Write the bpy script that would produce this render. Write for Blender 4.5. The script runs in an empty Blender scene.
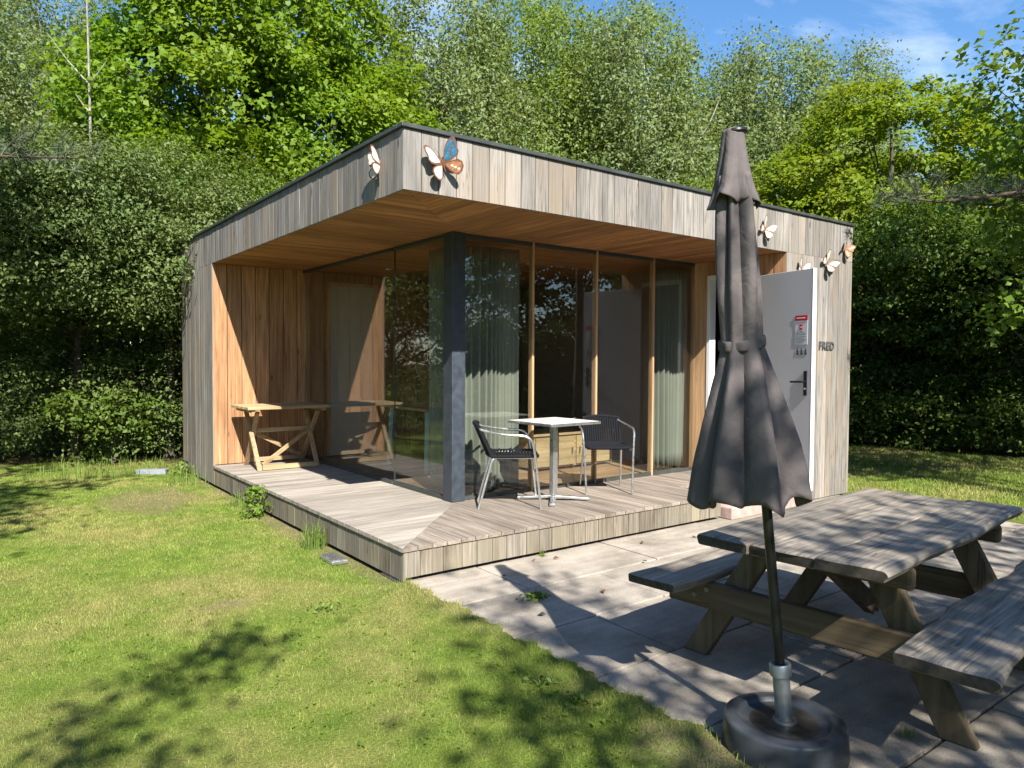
import bpy, bmesh, math, random
import numpy as np
from mathutils import Vector, Matrix

random.seed(7)
rng = np.random.default_rng(11)
SC = bpy.context.scene
COL = SC.collection
PI = math.pi

# ------------------------------------------------------------------ objects
def link(o, parent=None):
    COL.objects.link(o)
    if parent is not None:
        o.parent = parent
    return o

def tag(o, label=None, cat=None, group=None, kind=None):
    if label: o['label'] = label
    if cat: o['category'] = cat
    if group: o['group'] = group
    if kind: o['kind'] = kind
    return o

def empty(name, loc, rz=0.0, label=None, cat=None, group=None):
    o = bpy.data.objects.new(name, None)
    o.empty_display_size = 0.1
    o.location = loc
    o.rotation_euler = (0, 0, rz)
    link(o)
    return tag(o, label, cat, group)

def np_mesh(name, verts, faces, mats, smooth=False):
    """verts (n,3), faces (m,k) arrays -> mesh, fast"""
    me = bpy.data.meshes.new(name)
    n, (m, k) = len(verts), faces.shape
    me.vertices.add(n)
    me.vertices.foreach_set('co', np.ascontiguousarray(verts, np.float32).ravel())
    me.loops.add(m * k)
    me.loops.foreach_set('vertex_index', np.ascontiguousarray(faces, np.int32).ravel())
    me.polygons.add(m)
    me.polygons.foreach_set('loop_start', np.arange(0, m * k, k, dtype=np.int32))
    if smooth:
        me.polygons.foreach_set('use_smooth', np.ones(m, bool))
    me.update(calc_edges=True)
    for mt in (mats if isinstance(mats, (list, tuple)) else [mats]):
        me.materials.append(mt)
    return me

class MB:
    """collects shapes into ONE mesh"""
    def __init__(self):
        self.v = []; self.f = []; self.mi = []
    def add(self, vs, fs, mi=0):
        b = len(self.v)
        self.v += [tuple(p) for p in vs]
        for f in fs:
            self.f.append(tuple(i + b for i in f)); self.mi.append(mi)
        return self
    def box(self, x0, x1, y0, y1, z0, z1, mi=0):
        vs = [(x0,y0,z0),(x1,y0,z0),(x1,y1,z0),(x0,y1,z0),(x0,y0,z1),(x1,y0,z1),(x1,y1,z1),(x0,y1,z1)]
        return self.add(vs, [(0,3,2,1),(4,5,6,7),(0,1,5,4),(1,2,6,5),(2,3,7,6),(3,0,4,7)], mi)
    def bar(self, a, b, w, h, up=(0,0,1), mi=0):
        a = Vector(a); b = Vector(b); d = (b - a).normalized(); up = Vector(up)
        s = d.cross(up)
        if s.length < 1e-4: s = d.cross(Vector((1,0,0)))
        s.normalize(); u = s.cross(d)
        vs = []
        for p in (a, b):
            for i, j in ((-1,-1),(1,-1),(1,1),(-1,1)):
                vs.append(p + s * (i * w / 2) + u * (j * h / 2))
        return self.add(vs, [(0,1,2,3),(7,6,5,4),(0,4,5,1),(1,5,6,2),(2,6,7,3),(3,7,4,0)], mi)
    def tube(self, pts, r, n=10, caps=True, mi=0):
        pts = [Vector(p) for p in pts]
        rs = r if isinstance(r, (list, tuple)) else [r] * len(pts)
        b = len(self.v); ref = None
        for i, p in enumerate(pts):
            d = (pts[min(i+1, len(pts)-1)] - pts[max(i-1, 0)]).normalized()
            if ref is None:
                ref = d.cross(Vector((0,0,1)))
                if ref.length < 1e-3: ref = d.cross(Vector((1,0,0)))
            ref = (ref - d * ref.dot(d)).normalized()
            s = d.cross(ref)
            for k in range(n):
                a = 2 * PI * k / n
                self.v.append(tuple(p + (ref * math.cos(a) + s * math.sin(a)) * rs[i]))
        for i in range(len(pts) - 1):
            for k in range(n):
                self.f.append((b+i*n+k, b+i*n+(k+1)%n, b+(i+1)*n+(k+1)%n, b+(i+1)*n+k)); self.mi.append(mi)
        if caps:
            self.f.append(tuple(b+k for k in reversed(range(n)))); self.mi.append(mi)
            e = b + (len(pts)-1)*n
            self.f.append(tuple(e+k for k in range(n))); self.mi.append(mi)
        return self
    def lathe(self, prof, n=48, c=(0,0,0), mi=0):
        b = len(self.v)
        for r, z in prof:
            for k in range(n):
                a = 2*PI*k/n
                self.v.append((c[0]+r*math.cos(a), c[1]+r*math.sin(a), c[2]+z))
        for i in range(len(prof)-1):
            for k in range(n):
                self.f.append((b+i*n+k, b+i*n+(k+1)%n, b+(i+1)*n+(k+1)%n, b+(i+1)*n+k)); self.mi.append(mi)
        self.f.append(tuple(b+k for k in reversed(range(n)))); self.mi.append(mi)
        e = b+(len(prof)-1)*n
        self.f.append(tuple(e+k for k in range(n))); self.mi.append(mi)
        return self
    def prism(self, poly, M, t, mi=0):
        """2-D outline extruded t along local z, placed with matrix M"""
        n = len(poly)
        vs = [M @ Vector((x, y, 0)) for x, y in poly] + [M @ Vector((x, y, t)) for x, y in poly]
        fs = [tuple(reversed(range(n))), tuple(range(n, 2*n))] + [(i, (i+1)%n, n+(i+1)%n, n+i) for i in range(n)]
        return self.add(vs, fs, mi)
    def build(self, name, mats, parent=None, smooth=False, bevel=0, seg=2, loc=None, angle=35):
        me = bpy.data.meshes.new(name)
        me.from_pydata(self.v, [], self.f)
        mats = mats if isinstance(mats, (list, tuple)) else [mats]
        for m in mats: me.materials.append(m)
        me.polygons.foreach_set('material_index', self.mi)
        bm = bmesh.new(); bm.from_mesh(me)
        bmesh.ops.recalc_face_normals(bm, faces=bm.faces)
        bm.to_mesh(me); bm.free()
        if smooth:
            me.polygons.foreach_set('use_smooth', [True]*len(me.polygons))
            me.set_sharp_from_angle(angle=math.radians(angle))
        me.update()
        o = link(bpy.data.objects.new(name, me), parent)
        if loc: o.location = loc
        if bevel:
            md = o.modifiers.new('bevel', 'BEVEL'); md.width = bevel; md.segments = seg
            md.limit_method = 'ANGLE'; md.angle_limit = math.radians(40)
        return o

# ------------------------------------------------------------------ materials
def new_mat(name):
    m = bpy.data.materials.new(name); m.use_nodes = True
    nt = m.node_tree; nt.nodes.clear()
    out = nt.nodes.new('ShaderNodeOutputMaterial')
    return m, nt, out
def N(nt, typ, **kw):
    n = nt.nodes.new(typ)
    for k, v in kw.items():
        if k in n.inputs: n.inputs[k].default_value = v
        else: setattr(n, k, v)
    return n
def L(nt, a, b): nt.links.new(a, b)
def c4(c): return (c[0], c[1], c[2], 1.0)
def ramp(nt, stops, fac=None, interp='LINEAR'):
    r = nt.nodes.new('ShaderNodeValToRGB'); e = r.color_ramp.elements
    r.color_ramp.interpolation = interp
    while len(e) < len(stops): e.new(0.5)
    for el, (p, c) in zip(e, stops):
        el.position = p; el.color = c4(c) if len(c) == 3 else c
    if fac is not None: L(nt, fac, r.inputs[0])
    return r
def mixc(nt, fac, a, b, blend='MIX'):
    n = nt.nodes.new('ShaderNodeMix'); n.data_type = 'RGBA'; n.blend_type = blend
    for s, val in ((n.inputs['Factor'], fac), (n.inputs[6], a), (n.inputs[7], b)):
        if hasattr(val, 'is_linked') or hasattr(val, 'links'): L(nt, val, s)
        elif isinstance(val, (int, float)): s.default_value = val
        else: s.default_value = c4(val)
    return n.outputs[2]
def math_n(nt, op, a, b=None):
    n = nt.nodes.new('ShaderNodeMath'); n.operation = op
    for s, val in zip(n.inputs, (a, b)):
        if val is None: continue
        if isinstance(val, (int, float)): s.default_value = val
        else: L(nt, val, s)
    return n.outputs[0]

def simple(name, col, rough=0.5, metal=0.0, vary=0.15, scale=8, bump=0.0, spec=0.5):
    m, nt, out = new_mat(name)
    p = N(nt, 'ShaderNodeBsdfPrincipled', Roughness=rough, Metallic=metal)
    p.inputs['Specular IOR Level'].default_value = spec
    tc = N(nt, 'ShaderNodeTexCoord')
    no = N(nt, 'ShaderNodeTexNoise', Scale=scale, Detail=5.0)
    L(nt, tc.outputs['Object'], no.inputs['Vector'])
    r = ramp(nt, [(0.3, [c*(1-vary) for c in col]), (0.7, [min(1, c*(1+vary)) for c in col])], no.outputs['Fac'])
    L(nt, r.outputs[0], p.inputs['Base Color'])
    r2 = ramp(nt, [(0.3, [max(0, rough-0.1)]*3), (0.7, [min(1, rough+0.1)]*3)], no.outputs['Fac'])
    L(nt, r2.outputs[0], p.inputs['Roughness'])
    if bump:
        b = N(nt, 'ShaderNodeBump', Strength=bump, Distance=0.01)
        no2 = N(nt, 'ShaderNodeTexNoise', Scale=scale*12, Detail=4.0)
        L(nt, tc.outputs['Object'], no2.inputs['Vector'])
        L(nt, no2.outputs['Fac'], b.inputs['Height']); L(nt, b.outputs[0], p.inputs['Normal'])
    L(nt, p.outputs[0], out.inputs[0])
    return m

def wood(name, axis, dark, mid, light, grain=28.0, rough=0.75, vary=0.22, knots=0.5, stain=None, spec=0.25, bump=0.25, huev=0.0, crack=0.0, weather=0.72):
    """sawn boards: grain along axis, each board (mesh island) its own tone"""
    m, nt, out = new_mat(name)
    p = N(nt, 'ShaderNodeBsdfPrincipled', Roughness=rough)
    p.inputs['Specular IOR Level'].default_value = spec
    tc = N(nt, 'ShaderNodeTexCoord'); geo = N(nt, 'ShaderNodeNewGeometry')
    rnd = geo.outputs['Random Per Island']
    off = nt.nodes.new('ShaderNodeVectorMath'); off.operation = 'MULTIPLY_ADD'
    cmb = nt.nodes.new('ShaderNodeCombineXYZ')
    for i in range(3): L(nt, rnd, cmb.inputs[i])
    L(nt, cmb.outputs[0], off.inputs[0]); off.inputs[1].default_value = (37.0, 53.0, 71.0)
    L(nt, tc.outputs['Object'], off.inputs[2])
    sc = [grain]*3; sc['xyz'.index(axis)] = grain*0.045
    mp = nt.nodes.new('ShaderNodeVectorMath'); mp.operation = 'MULTIPLY'
    L(nt, off.outputs[0], mp.inputs[0]); mp.inputs[1].default_value = sc
    n1 = N(nt, 'ShaderNodeTexNoise', Scale=1.0, Detail=7.0, Roughness=0.62, Distortion=0.35)
    L(nt, mp.outputs[0], n1.inputs['Vector'])
    r = ramp(nt, [(0.28, dark), (0.5, mid), (0.72, light)], n1.outputs['Fac'])
    # broad weathering
    sc2 = [6.0]*3; sc2['xyz'.index(axis)] = 1.1
    mp2 = nt.nodes.new('ShaderNodeVectorMath'); mp2.operation = 'MULTIPLY'
    L(nt, off.outputs[0], mp2.inputs[0]); mp2.inputs[1].default_value = sc2
    n2 = N(nt, 'ShaderNodeTexNoise', Scale=1.0, Detail=4.0)
    L(nt, mp2.outputs[0], n2.inputs['Vector'])
    r2 = ramp(nt, [(0.33, (weather,)*3), (0.62, (1.12,)*3)], n2.outputs['Fac'])
    col = mixc(nt, 0.8, r.outputs[0], r2.outputs[0], 'MULTIPLY')
    if stain:
        n3 = N(nt, 'ShaderNodeTexNoise', Scale=0.9, Detail=3.0)
        L(nt, off.outputs[0], n3.inputs['Vector'])
        f = ramp(nt, [(0.5, (0,0,0)), (0.72, (0.8,)*3)], n3.outputs['Fac'])
        col = mixc(nt, f.outputs[0], col, stain)
    if crack:
        sc4 = [26.0]*3; sc4['xyz'.index(axis)] = 1.0
        mp4 = nt.nodes.new('ShaderNodeVectorMath'); mp4.operation = 'MULTIPLY'
        L(nt, off.outputs[0], mp4.inputs[0]); mp4.inputs[1].default_value = sc4
        n4 = N(nt, 'ShaderNodeTexNoise', Scale=1.0, Detail=3.0, Distortion=0.3); L(nt, mp4.outputs[0], n4.inputs['Vector'])
        dd = math_n(nt, 'ABSOLUTE', math_n(nt, 'SUBTRACT', n4.outputs['Fac'], 0.5))
        fk = ramp(nt, [(0.0, (crack,)*3), (0.022, (0,0,0))], dd)
        gate = ramp(nt, [(0.45, (0,0,0)), (0.6, (1,1,1))], n2.outputs['Fac'])
        col = mixc(nt, math_n(nt, 'MULTIPLY', fk.outputs[0], gate.outputs[0]), col, [c*0.3 for c in dark])
    if knots:
        vo = N(nt, 'ShaderNodeTexVoronoi', Scale=1.0)
        sk = [9.0]*3; sk['xyz'.index(axis)] = 3.0
        mp3 = nt.nodes.new('ShaderNodeVectorMath'); mp3.operation = 'MULTIPLY'
        L(nt, off.outputs[0], mp3.inputs[0]); mp3.inputs[1].default_value = sk
        L(nt, mp3.outputs[0], vo.inputs['Vector'])
        f = ramp(nt, [(0.05, (knots,)*3), (0.16, (0,0,0))], vo.outputs['Distance'])
        wn = N(nt, 'ShaderNodeTexWhiteNoise'); L(nt, vo.outputs['Color'], wn.inputs['Vector'])
        gt = math_n(nt, 'GREATER_THAN', wn.outputs['Value'], 0.72)
        col = mixc(nt, math_n(nt, 'MULTIPLY', f.outputs[0], gt), col, [c*0.45 for c in dark])
    hsv = nt.nodes.new('ShaderNodeHueSaturation'); L(nt, col, hsv.inputs['Color'])
    mr = N(nt, 'ShaderNodeMapRange'); L(nt, rnd, mr.inputs[0])
    mr.inputs[3].default_value = 1-vary; mr.inputs[4].default_value = 1+vary
    L(nt, mr.outputs[0], hsv.inputs['Value'])
    if huev:
        wn2 = N(nt, 'ShaderNodeTexWhiteNoise', noise_dimensions='1D'); L(nt, rnd, wn2.inputs['W'])
        mr2 = N(nt, 'ShaderNodeMapRange'); L(nt, wn2.outputs['Value'], mr2.inputs[0])
        mr2.inputs[3].default_value = 1-huev; mr2.inputs[4].default_value = 1+huev
        L(nt, mr2.outputs[0], hsv.inputs['Saturation'])
    L(nt, hsv.outputs[0], p.inputs['Base Color'])
    b = N(nt, 'ShaderNodeBump', Strength=bump, Distance=0.004)
    L(nt, n1.outputs['Fac'], b.inputs['Height']); L(nt, b.outputs[0], p.inputs['Normal'])
    L(nt, p.outputs[0], out.inputs[0])
    return m

def leaf_mat(name, c_dark, c_mid, c_light, transl=0.35, gloss=0.25, patch=None):
    m, nt, out = new_mat(name)
    geo = N(nt, 'ShaderNodeNewGeometry')
    r = ramp(nt, [(0.0, [0.5*(a+b) for a, b in zip(c_dark, c_mid)]), (0.55, c_mid), (1.0, [0.45*a+0.55*b for a, b in zip(c_light, c_mid)])], geo.outputs['Random Per Island'])
    col = r.outputs[0]
    tc = N(nt, 'ShaderNodeTexCoord')
    no = N(nt, 'ShaderNodeTexNoise', Scale=0.55, Detail=2.0); L(nt, tc.outputs['Object'], no.inputs['Vector'])
    hsv = nt.nodes.new('ShaderNodeHueSaturation'); L(nt, col, hsv.inputs['Color'])
    mr = N(nt, 'ShaderNodeMapRange'); L(nt, no.outputs['Fac'], mr.inputs[0])
    mr.inputs[1].default_value = 0.3; mr.inputs[2].default_value = 0.7
    mr.inputs[3].default_value = 0.485; mr.inputs[4].default_value = 0.512
    L(nt, mr.outputs[0], hsv.inputs['Hue']); col = hsv.outputs[0]
    d = N(nt, 'ShaderNodeBsdfPrincipled', Roughness=0.55)
    d.inputs['Specular IOR Level'].default_value = gloss
    L(nt, col, d.inputs['Base Color'])
    t = N(nt, 'ShaderNodeBsdfTranslucent')
    tcol = mixc(nt, 1.0, col, (1.25, 1.15, 0.45), 'MULTIPLY'); L(nt, tcol, t.inputs[0])
    mx = N(nt, 'ShaderNodeMixShader'); mx.inputs[0].default_value = transl
    L(nt, d.outputs[0], mx.inputs[1]); L(nt, t.outputs[0], mx.inputs[2])
    L(nt, mx.outputs[0], out.inputs[0])
    return m

M = {}
# weathered facade boards
M['clad'] = wood('weathered_larch', 'z', (0.122,0.112,0.10), (0.228,0.213,0.194), (0.312,0.294,0.268), grain=55, vary=0.2, knots=0.85, stain=(0.28,0.225,0.165), huev=0.25, crack=0.6, weather=0.66, bump=0.08)
M['clad_green'] = wood('weathered_larch_skirt', 'z', (0.10,0.085,0.064), (0.198,0.174,0.138), (0.275,0.246,0.20), grain=50, vary=0.15, crack=0.4, weather=0.6, knots=0.5, stain=(0.24,0.215,0.15), huev=0.2)
M['deck_x'] = wood('deck_boards_x', 'x', (0.185,0.16,0.13), (0.325,0.292,0.252), (0.42,0.387,0.343), grain=50, vary=0.14, knots=0.3, crack=0.4, weather=0.65)
M['deck_y'] = wood('deck_boards_y', 'y', (0.14,0.112,0.088), (0.245,0.207,0.17), (0.33,0.287,0.245), grain=50, vary=0.15, knots=0.3, crack=0.4, weather=0.62)
M['soffit_x'] = wood('soffit_boards_x', 'x', (0.18,0.08,0.031), (0.335,0.16,0.064), (0.45,0.235,0.105), grain=45, vary=0.24, knots=0.8)
M['soffit_y'] = wood('soffit_boards_y', 'y', (0.18,0.08,0.031), (0.335,0.16,0.064), (0.45,0.235,0.105), grain=45, vary=0.24, knots=0.8)
M['inner'] = wood('sheltered_larch', 'z', (0.20,0.10,0.046), (0.36,0.195,0.098), (0.49,0.295,0.16), grain=42, vary=0.2, knots=0.85)
M['jamb'] = wood('larch_jamb', 'z', (0.36,0.21,0.11), (0.52,0.32,0.17), (0.62,0.42,0.25), grain=40, vary=0.05, knots=0.2)
M['teak_x'] = wood('pale_wood_x', 'x', (0.27,0.18,0.09), (0.42,0.30,0.165), (0.52,0.40,0.24), grain=40, vary=0.1, knots=0.2)
M['teak_z'] = wood('pale_wood_z', 'z', (0.20,0.13,0.07), (0.33,0.23,0.13), (0.42,0.32,0.19), grain=40, vary=0.1, knots=0.2)
M['grey_x'] = wood('grey_picnic_top', 'x', (0.12,0.10,0.08), (0.25,0.218,0.178), (0.38,0.338,0.28), crack=0.65, grain=62, vary=0.12, knots=0.7, bump=0.9, stain=(0.10,0.095,0.085))
M['brown_y'] = wood('treated_beam', 'y', (0.055,0.04,0.024), (0.115,0.087,0.053), (0.18,0.142,0.09), grain=22, vary=0.12, knots=0.4, stain=(0.11,0.082,0.05), bump=0.4, crack=0.6)
M['brown_z'] = wood('treated_leg', 'z', (0.055,0.042,0.025), (0.12,0.093,0.056), (0.19,0.152,0.096), grain=22, vary=0.12, knots=0.4, stain=(0.11,0.085,0.05), bump=0.4, crack=0.6)
M['floor'] = wood('inner_floor', 'x', (0.20,0.12,0.06), (0.32,0.20,0.11), (0.42,0.28,0.16), grain=20, vary=0.12, knots=0.2, rough=0.5)
M['endgrain'] = simple('dark_end_grain', (0.06,0.05,0.04), 0.9, 0.0, 0.4, 40, 0.5)
M['dark'] = simple('shadow_gap_membrane', (0.012,0.012,0.012), 0.9)
M['trim'] = simple('dark_roof_trim', (0.045,0.052,0.05), 0.5, 0.0, 0.2)
M['roof'] = simple('roof_felt', (0.06,0.06,0.058), 0.9, 0.0, 0.3, 4, 0.4)
M['post'] = simple('blue_grey_paint', (0.036,0.047,0.062), 0.5, 0.0, 0.25, 14, 0.15)
M['alu'] = simple('brushed_aluminium', (0.62,0.63,0.63), 0.32, 0.9, 0.06, 30)
M['weave'] = simple('dark_woven_cord', (0.009,0.010,0.013), 0.75, 0.0, 0.35, 60, 0.4, spec=0.15)
M['steel'] = simple('galvanised_steel', (0.34,0.36,0.38), 0.45, 0.75, 0.18, 20, 0.1)
M['white'] = simple('white_paint', (0.72,0.73,0.72), 0.4, 0.0, 0.04, 3)
M['doorgrey'] = simple('pale_grey_door', (0.52,0.52,0.535), 0.38, 0.0, 0.04, 2)
M['black'] = simple('black_metal', (0.015,0.015,0.016), 0.35, 0.2, 0.2)
M['red'] = simple('red_print', (0.55,0.02,0.05), 0.4)
M['paper'] = simple('notice_paper', (0.66,0.68,0.71), 0.4, 0.0, 0.03)
M['print'] = simple('grey_print', (0.30,0.32,0.34), 0.5)
M['letter'] = simple('dark_grey_letters', (0.07,0.07,0.075), 0.5)
M['curtain'] = simple('sage_curtain', (0.205,0.215,0.18), 0.9, 0.0, 0.08, 3)
M['canvas'] = None
M['poly'] = simple('dark_grey_plastic_base', (0.042,0.048,0.056), 0.36, 0.0, 0.25, 10, 0.05)
M['concrete'] = simple('pinkish_step', (0.40,0.29,0.255), 0.85, 0.0, 0.2, 12, 0.3)
M['slate'] = simple('blue_grey_slab', (0.20,0.225,0.24), 0.7, 0.0, 0.25, 14, 0.3)
M['dirt'] = simple('wet_brown_dirt', (0.033,0.031,0.027), 0.35, 0.0, 0.5, 9, 0.1)
M['bolt'] = simple('dull_bolt', (0.22,0.21,0.19), 0.5, 0.7, 0.2)
M['cream'] = simple('cream_enamel', (0.55,0.52,0.46), 0.4, 0.0, 0.05)
M['rust'] = simple('rusty_edge', (0.17,0.075,0.04), 0.7, 0.2, 0.4, 40)
M['blue'] = simple('blue_enamel', (0.03,0.15,0.27), 0.35, 0.0, 0.4, 50)
M['orange'] = simple('orange_enamel', (0.33,0.15,0.07), 0.45, 0.0, 0.4, 40)
M['wall_in'] = simple('inner_panel', (0.20,0.145,0.10), 0.6, 0.0, 0.1)
M['panel_pale'] = simple('pale_inner_door', (0.46,0.46,0.42), 0.5, 0.0, 0.03)
M['teal'] = simple('pale_teal_paint', (0.30,0.42,0.42), 0.5)
M['lampw'] = simple('lamp_white', (0.8,0.8,0.78), 0.4)
M['bark'] = simple('dark_bark', (0.075,0.06,0.047), 0.9, 0.0, 0.4, 9, 0.6)
M['barkbirch'] = simple('birch_bark', (0.36,0.34,0.31), 0.8, 0.0, 0.5, 6, 0.4)
M['deadwood'] = simple('pale_dead_wood', (0.24,0.22,0.19), 0.8, 0.0, 0.5, 12, 0.4)
M['barkpine'] = simple('pine_bark', (0.075,0.05,0.037), 0.9, 0.0, 0.4, 9, 0.6)

def canvas_mat():
    m, nt, out = new_mat('faded_taupe_canvas')
    p = N(nt, 'ShaderNodeBsdfPrincipled', Roughness=0.85)
    p.inputs['Specular IOR Level'].default_value = 0.2
    tc = N(nt, 'ShaderNodeTexCoord')
    no = N(nt, 'ShaderNodeTexNoise', Scale=3.5, Detail=5.0, Roughness=0.6); L(nt, tc.outputs['Object'], no.inputs['Vector'])
    r = ramp(nt, [(0.3, (0.082,0.073,0.073)), (0.7, (0.122,0.107,0.105))], no.outputs['Fac'])
    L(nt, r.outputs[0], p.inputs['Base Color'])
    n2 = N(nt, 'ShaderNodeTexNoise', Scale=420.0, Detail=2.0); L(nt, tc.outputs['Object'], n2.inputs['Vector'])
    n3 = N(nt, 'ShaderNodeTexNoise', Scale=14.0, Detail=3.0, Distortion=0.8); L(nt, tc.outputs['Object'], n3.inputs['Vector'])
    b0 = N(nt, 'ShaderNodeBump', Strength=0.35, Distance=0.02); L(nt, n3.outputs['Fac'], b0.inputs['Height'])
    b = N(nt, 'ShaderNodeBump', Strength=0.15, Distance=0.002); L(nt, n2.outputs['Fac'], b.inputs['Height'])
    L(nt, b0.outputs[0], b.inputs['Normal']); L(nt, b.outputs[0], p.inputs['Normal'])
    L(nt, p.outputs[0], out.inputs[0]); return m
M['canvas'] = canvas_mat()

def glass_mat():
    m, nt, out = new_mat('window_glass')
    geo = N(nt, 'ShaderNodeNewGeometry')
    dot = nt.nodes.new('ShaderNodeVectorMath'); dot.operation = 'DOT_PRODUCT'
    L(nt, geo.outputs['Incoming'], dot.inputs[0]); L(nt, geo.outputs['Normal'], dot.inputs[1])
    ab = math_n(nt, 'ABSOLUTE', dot.outputs['Value'])
    pw = math_n(nt, 'POWER', math_n(nt, 'SUBTRACT', 1.0, ab), 5.0)
    fres = math_n(nt, 'ADD', math_n(nt, 'MULTIPLY', pw, 0.93), 0.062)
    t = N(nt, 'ShaderNodeBsdfTransparent'); t.inputs[0].default_value = (0.90,0.92,0.905,1)
    g = N(nt, 'ShaderNodeBsdfGlossy', Roughness=0.0); g.inputs[0].default_value = (0.95,0.97,1.0,1)
    mx = N(nt, 'ShaderNodeMixShader')
    L(nt, fres, mx.inputs[0]); L(nt, t.outputs[0], mx.inputs[1]); L(nt, g.outputs[0], mx.inputs[2])
    L(nt, mx.outputs[0], out.inputs[0]); return m
M['glass'] = glass_mat()

# ground colour shared by the lawn sheet and its blades
def lawn_colour(nt, lift=1.0, blades=False):
    tc = N(nt, 'ShaderNodeTexCoord')
    n1 = N(nt, 'ShaderNodeTexNoise', Scale=0.9, Detail=5.0, Roughness=0.6); L(nt, tc.outputs['Object'], n1.inputs['Vector'])
    n2 = N(nt, 'ShaderNodeTexNoise', Scale=5.0, Detail=5.0, Roughness=0.65); L(nt, tc.outputs['Object'], n2.inputs['Vector'])
    g = ramp(nt, [(0.3, (0.088*lift,0.138*lift,0.022*lift)), (0.7, (0.17*lift,0.212*lift,0.043*lift))], n2.outputs['Fac'])
    dry = ramp(nt, [(0.3, (0.20*lift,0.18*lift,0.062*lift)), (0.7, (0.275*lift,0.235*lift,0.10*lift))], n2.outputs['Fac'])
    f = ramp(nt, [(0.44, (0,0,0)), (0.66, (0.75 if blades else 0.85,)*3)], n1.outputs['Fac'])
    return tc, mixc(nt, f.outputs[0], g.outputs[0], dry.outputs[0]), n2

def lawn_mat():
    m, nt, out = new_mat('lawn_ground')
    p = N(nt, 'ShaderNodeBsdfPrincipled', Roughness=0.95); p.inputs['Specular IOR Level'].default_value = 0.05
    tc, col, n2 = lawn_colour(nt, 1.3)
    n3 = N(nt, 'ShaderNodeTexNoise', Scale=70.0, Detail=6.0, Roughness=0.7); L(nt, tc.outputs['Object'], n3.inputs['Vector'])
    r3 = ramp(nt, [(0.3, (0.6,)*3), (0.7, (1.25,)*3)], n3.outputs['Fac'])
    col = mixc(nt, 1.0, col, r3.outputs[0], 'MULTIPLY')
    # bare soil: patch by the left wall, strip along the deck, and under the trees
    sep = N(nt, 'ShaderNodeSeparateXYZ'); L(nt, tc.outputs['Object'], sep.inputs[0])
    def blob(cx, cy, rx, ry):
        dx = math_n(nt, 'DIVIDE', math_n(nt, 'SUBTRACT', sep.outputs[0], cx), rx)
        dy = math_n(nt, 'DIVIDE', math_n(nt, 'SUBTRACT', sep.outputs[1], cy), ry)
        d = math_n(nt, 'ADD', math_n(nt, 'MULTIPLY', dx, dx), math_n(nt, 'MULTIPLY', dy, dy))
        return math_n(nt, 'SUBTRACT', 1.2, d)
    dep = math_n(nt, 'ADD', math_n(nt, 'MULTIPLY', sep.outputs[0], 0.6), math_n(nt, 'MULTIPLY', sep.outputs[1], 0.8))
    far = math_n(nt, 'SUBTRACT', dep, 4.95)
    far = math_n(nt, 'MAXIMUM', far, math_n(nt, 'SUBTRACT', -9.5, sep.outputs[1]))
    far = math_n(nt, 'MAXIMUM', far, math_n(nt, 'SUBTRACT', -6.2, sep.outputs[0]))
    s = math_n(nt, 'MAXIMUM', blob(-0.75, 4.3, 0.55, 0.9), blob(-0.03, 2.4, 0.16, 3.2))
    s = math_n(nt, 'MAXIMUM', s, blob(-0.08, -2.75, 0.30, 0.45))
    s = math_n(nt, 'MAXIMUM', s, math_n(nt, 'SUBTRACT', blob(-1.1, 0.3, 0.3, 0.2), 0.6))
    s = math_n(nt, 'MAXIMUM', s, far)
    s = math_n(nt, 'ADD', s, math_n(nt, 'MULTIPLY', math_n(nt, 'SUBTRACT', n2.outputs['Fac'], 0.5), 3.0))
    f = ramp(nt, [(0.0, (0,0,0)), (1.0, (0.75,)*3)], s)
    near_soil = mixc(nt, n3.outputs['Fac'], (0.12,0.09,0.055), (0.33,0.26,0.165))
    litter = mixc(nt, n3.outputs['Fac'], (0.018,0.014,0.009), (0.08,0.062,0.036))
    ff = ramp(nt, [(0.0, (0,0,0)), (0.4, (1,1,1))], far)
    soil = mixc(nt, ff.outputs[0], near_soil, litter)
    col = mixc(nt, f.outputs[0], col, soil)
    L(nt, col, p.inputs['Base Color'])
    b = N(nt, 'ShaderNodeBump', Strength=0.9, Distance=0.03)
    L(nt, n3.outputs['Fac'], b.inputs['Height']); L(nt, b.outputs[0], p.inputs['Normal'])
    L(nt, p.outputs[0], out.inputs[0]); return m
def blade_mat():
    m, nt, out = new_mat('grass_blades')
    tc, col, _ = lawn_colour(nt, 1.62, True)
    geo = N(nt, 'ShaderNodeNewGeometry')
    hsv = nt.nodes.new('ShaderNodeHueSaturation'); L(nt, col, hsv.inputs['Color'])
    mr = N(nt, 'ShaderNodeMapRange'); L(nt, geo.outputs['Random Per Island'], mr.inputs[0])
    mr.inputs[3].default_value = 0.62; mr.inputs[4].default_value = 1.4
    L(nt, mr.outputs[0], hsv.inputs['Value'])
    d = N(nt, 'ShaderNodeBsdfPrincipled', Roughness=0.5); d.inputs['Specular IOR Level'].default_value = 0.25
    L(nt, hsv.outputs[0], d.inputs['Base Color'])
    t = N(nt, 'ShaderNodeBsdfTranslucent'); L(nt, hsv.outputs[0], t.inputs[0])
    mx = N(nt, 'ShaderNodeMixShader'); mx.inputs[0].default_value = 0.3
    L(nt, d.outputs[0], mx.inputs[1]); L(nt, t.outputs[0], mx.inputs[2]); L(nt, mx.outputs[0], out.inputs[0])
    return m
M['lawn'] = lawn_mat(); M['blade'] = blade_mat()

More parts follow.
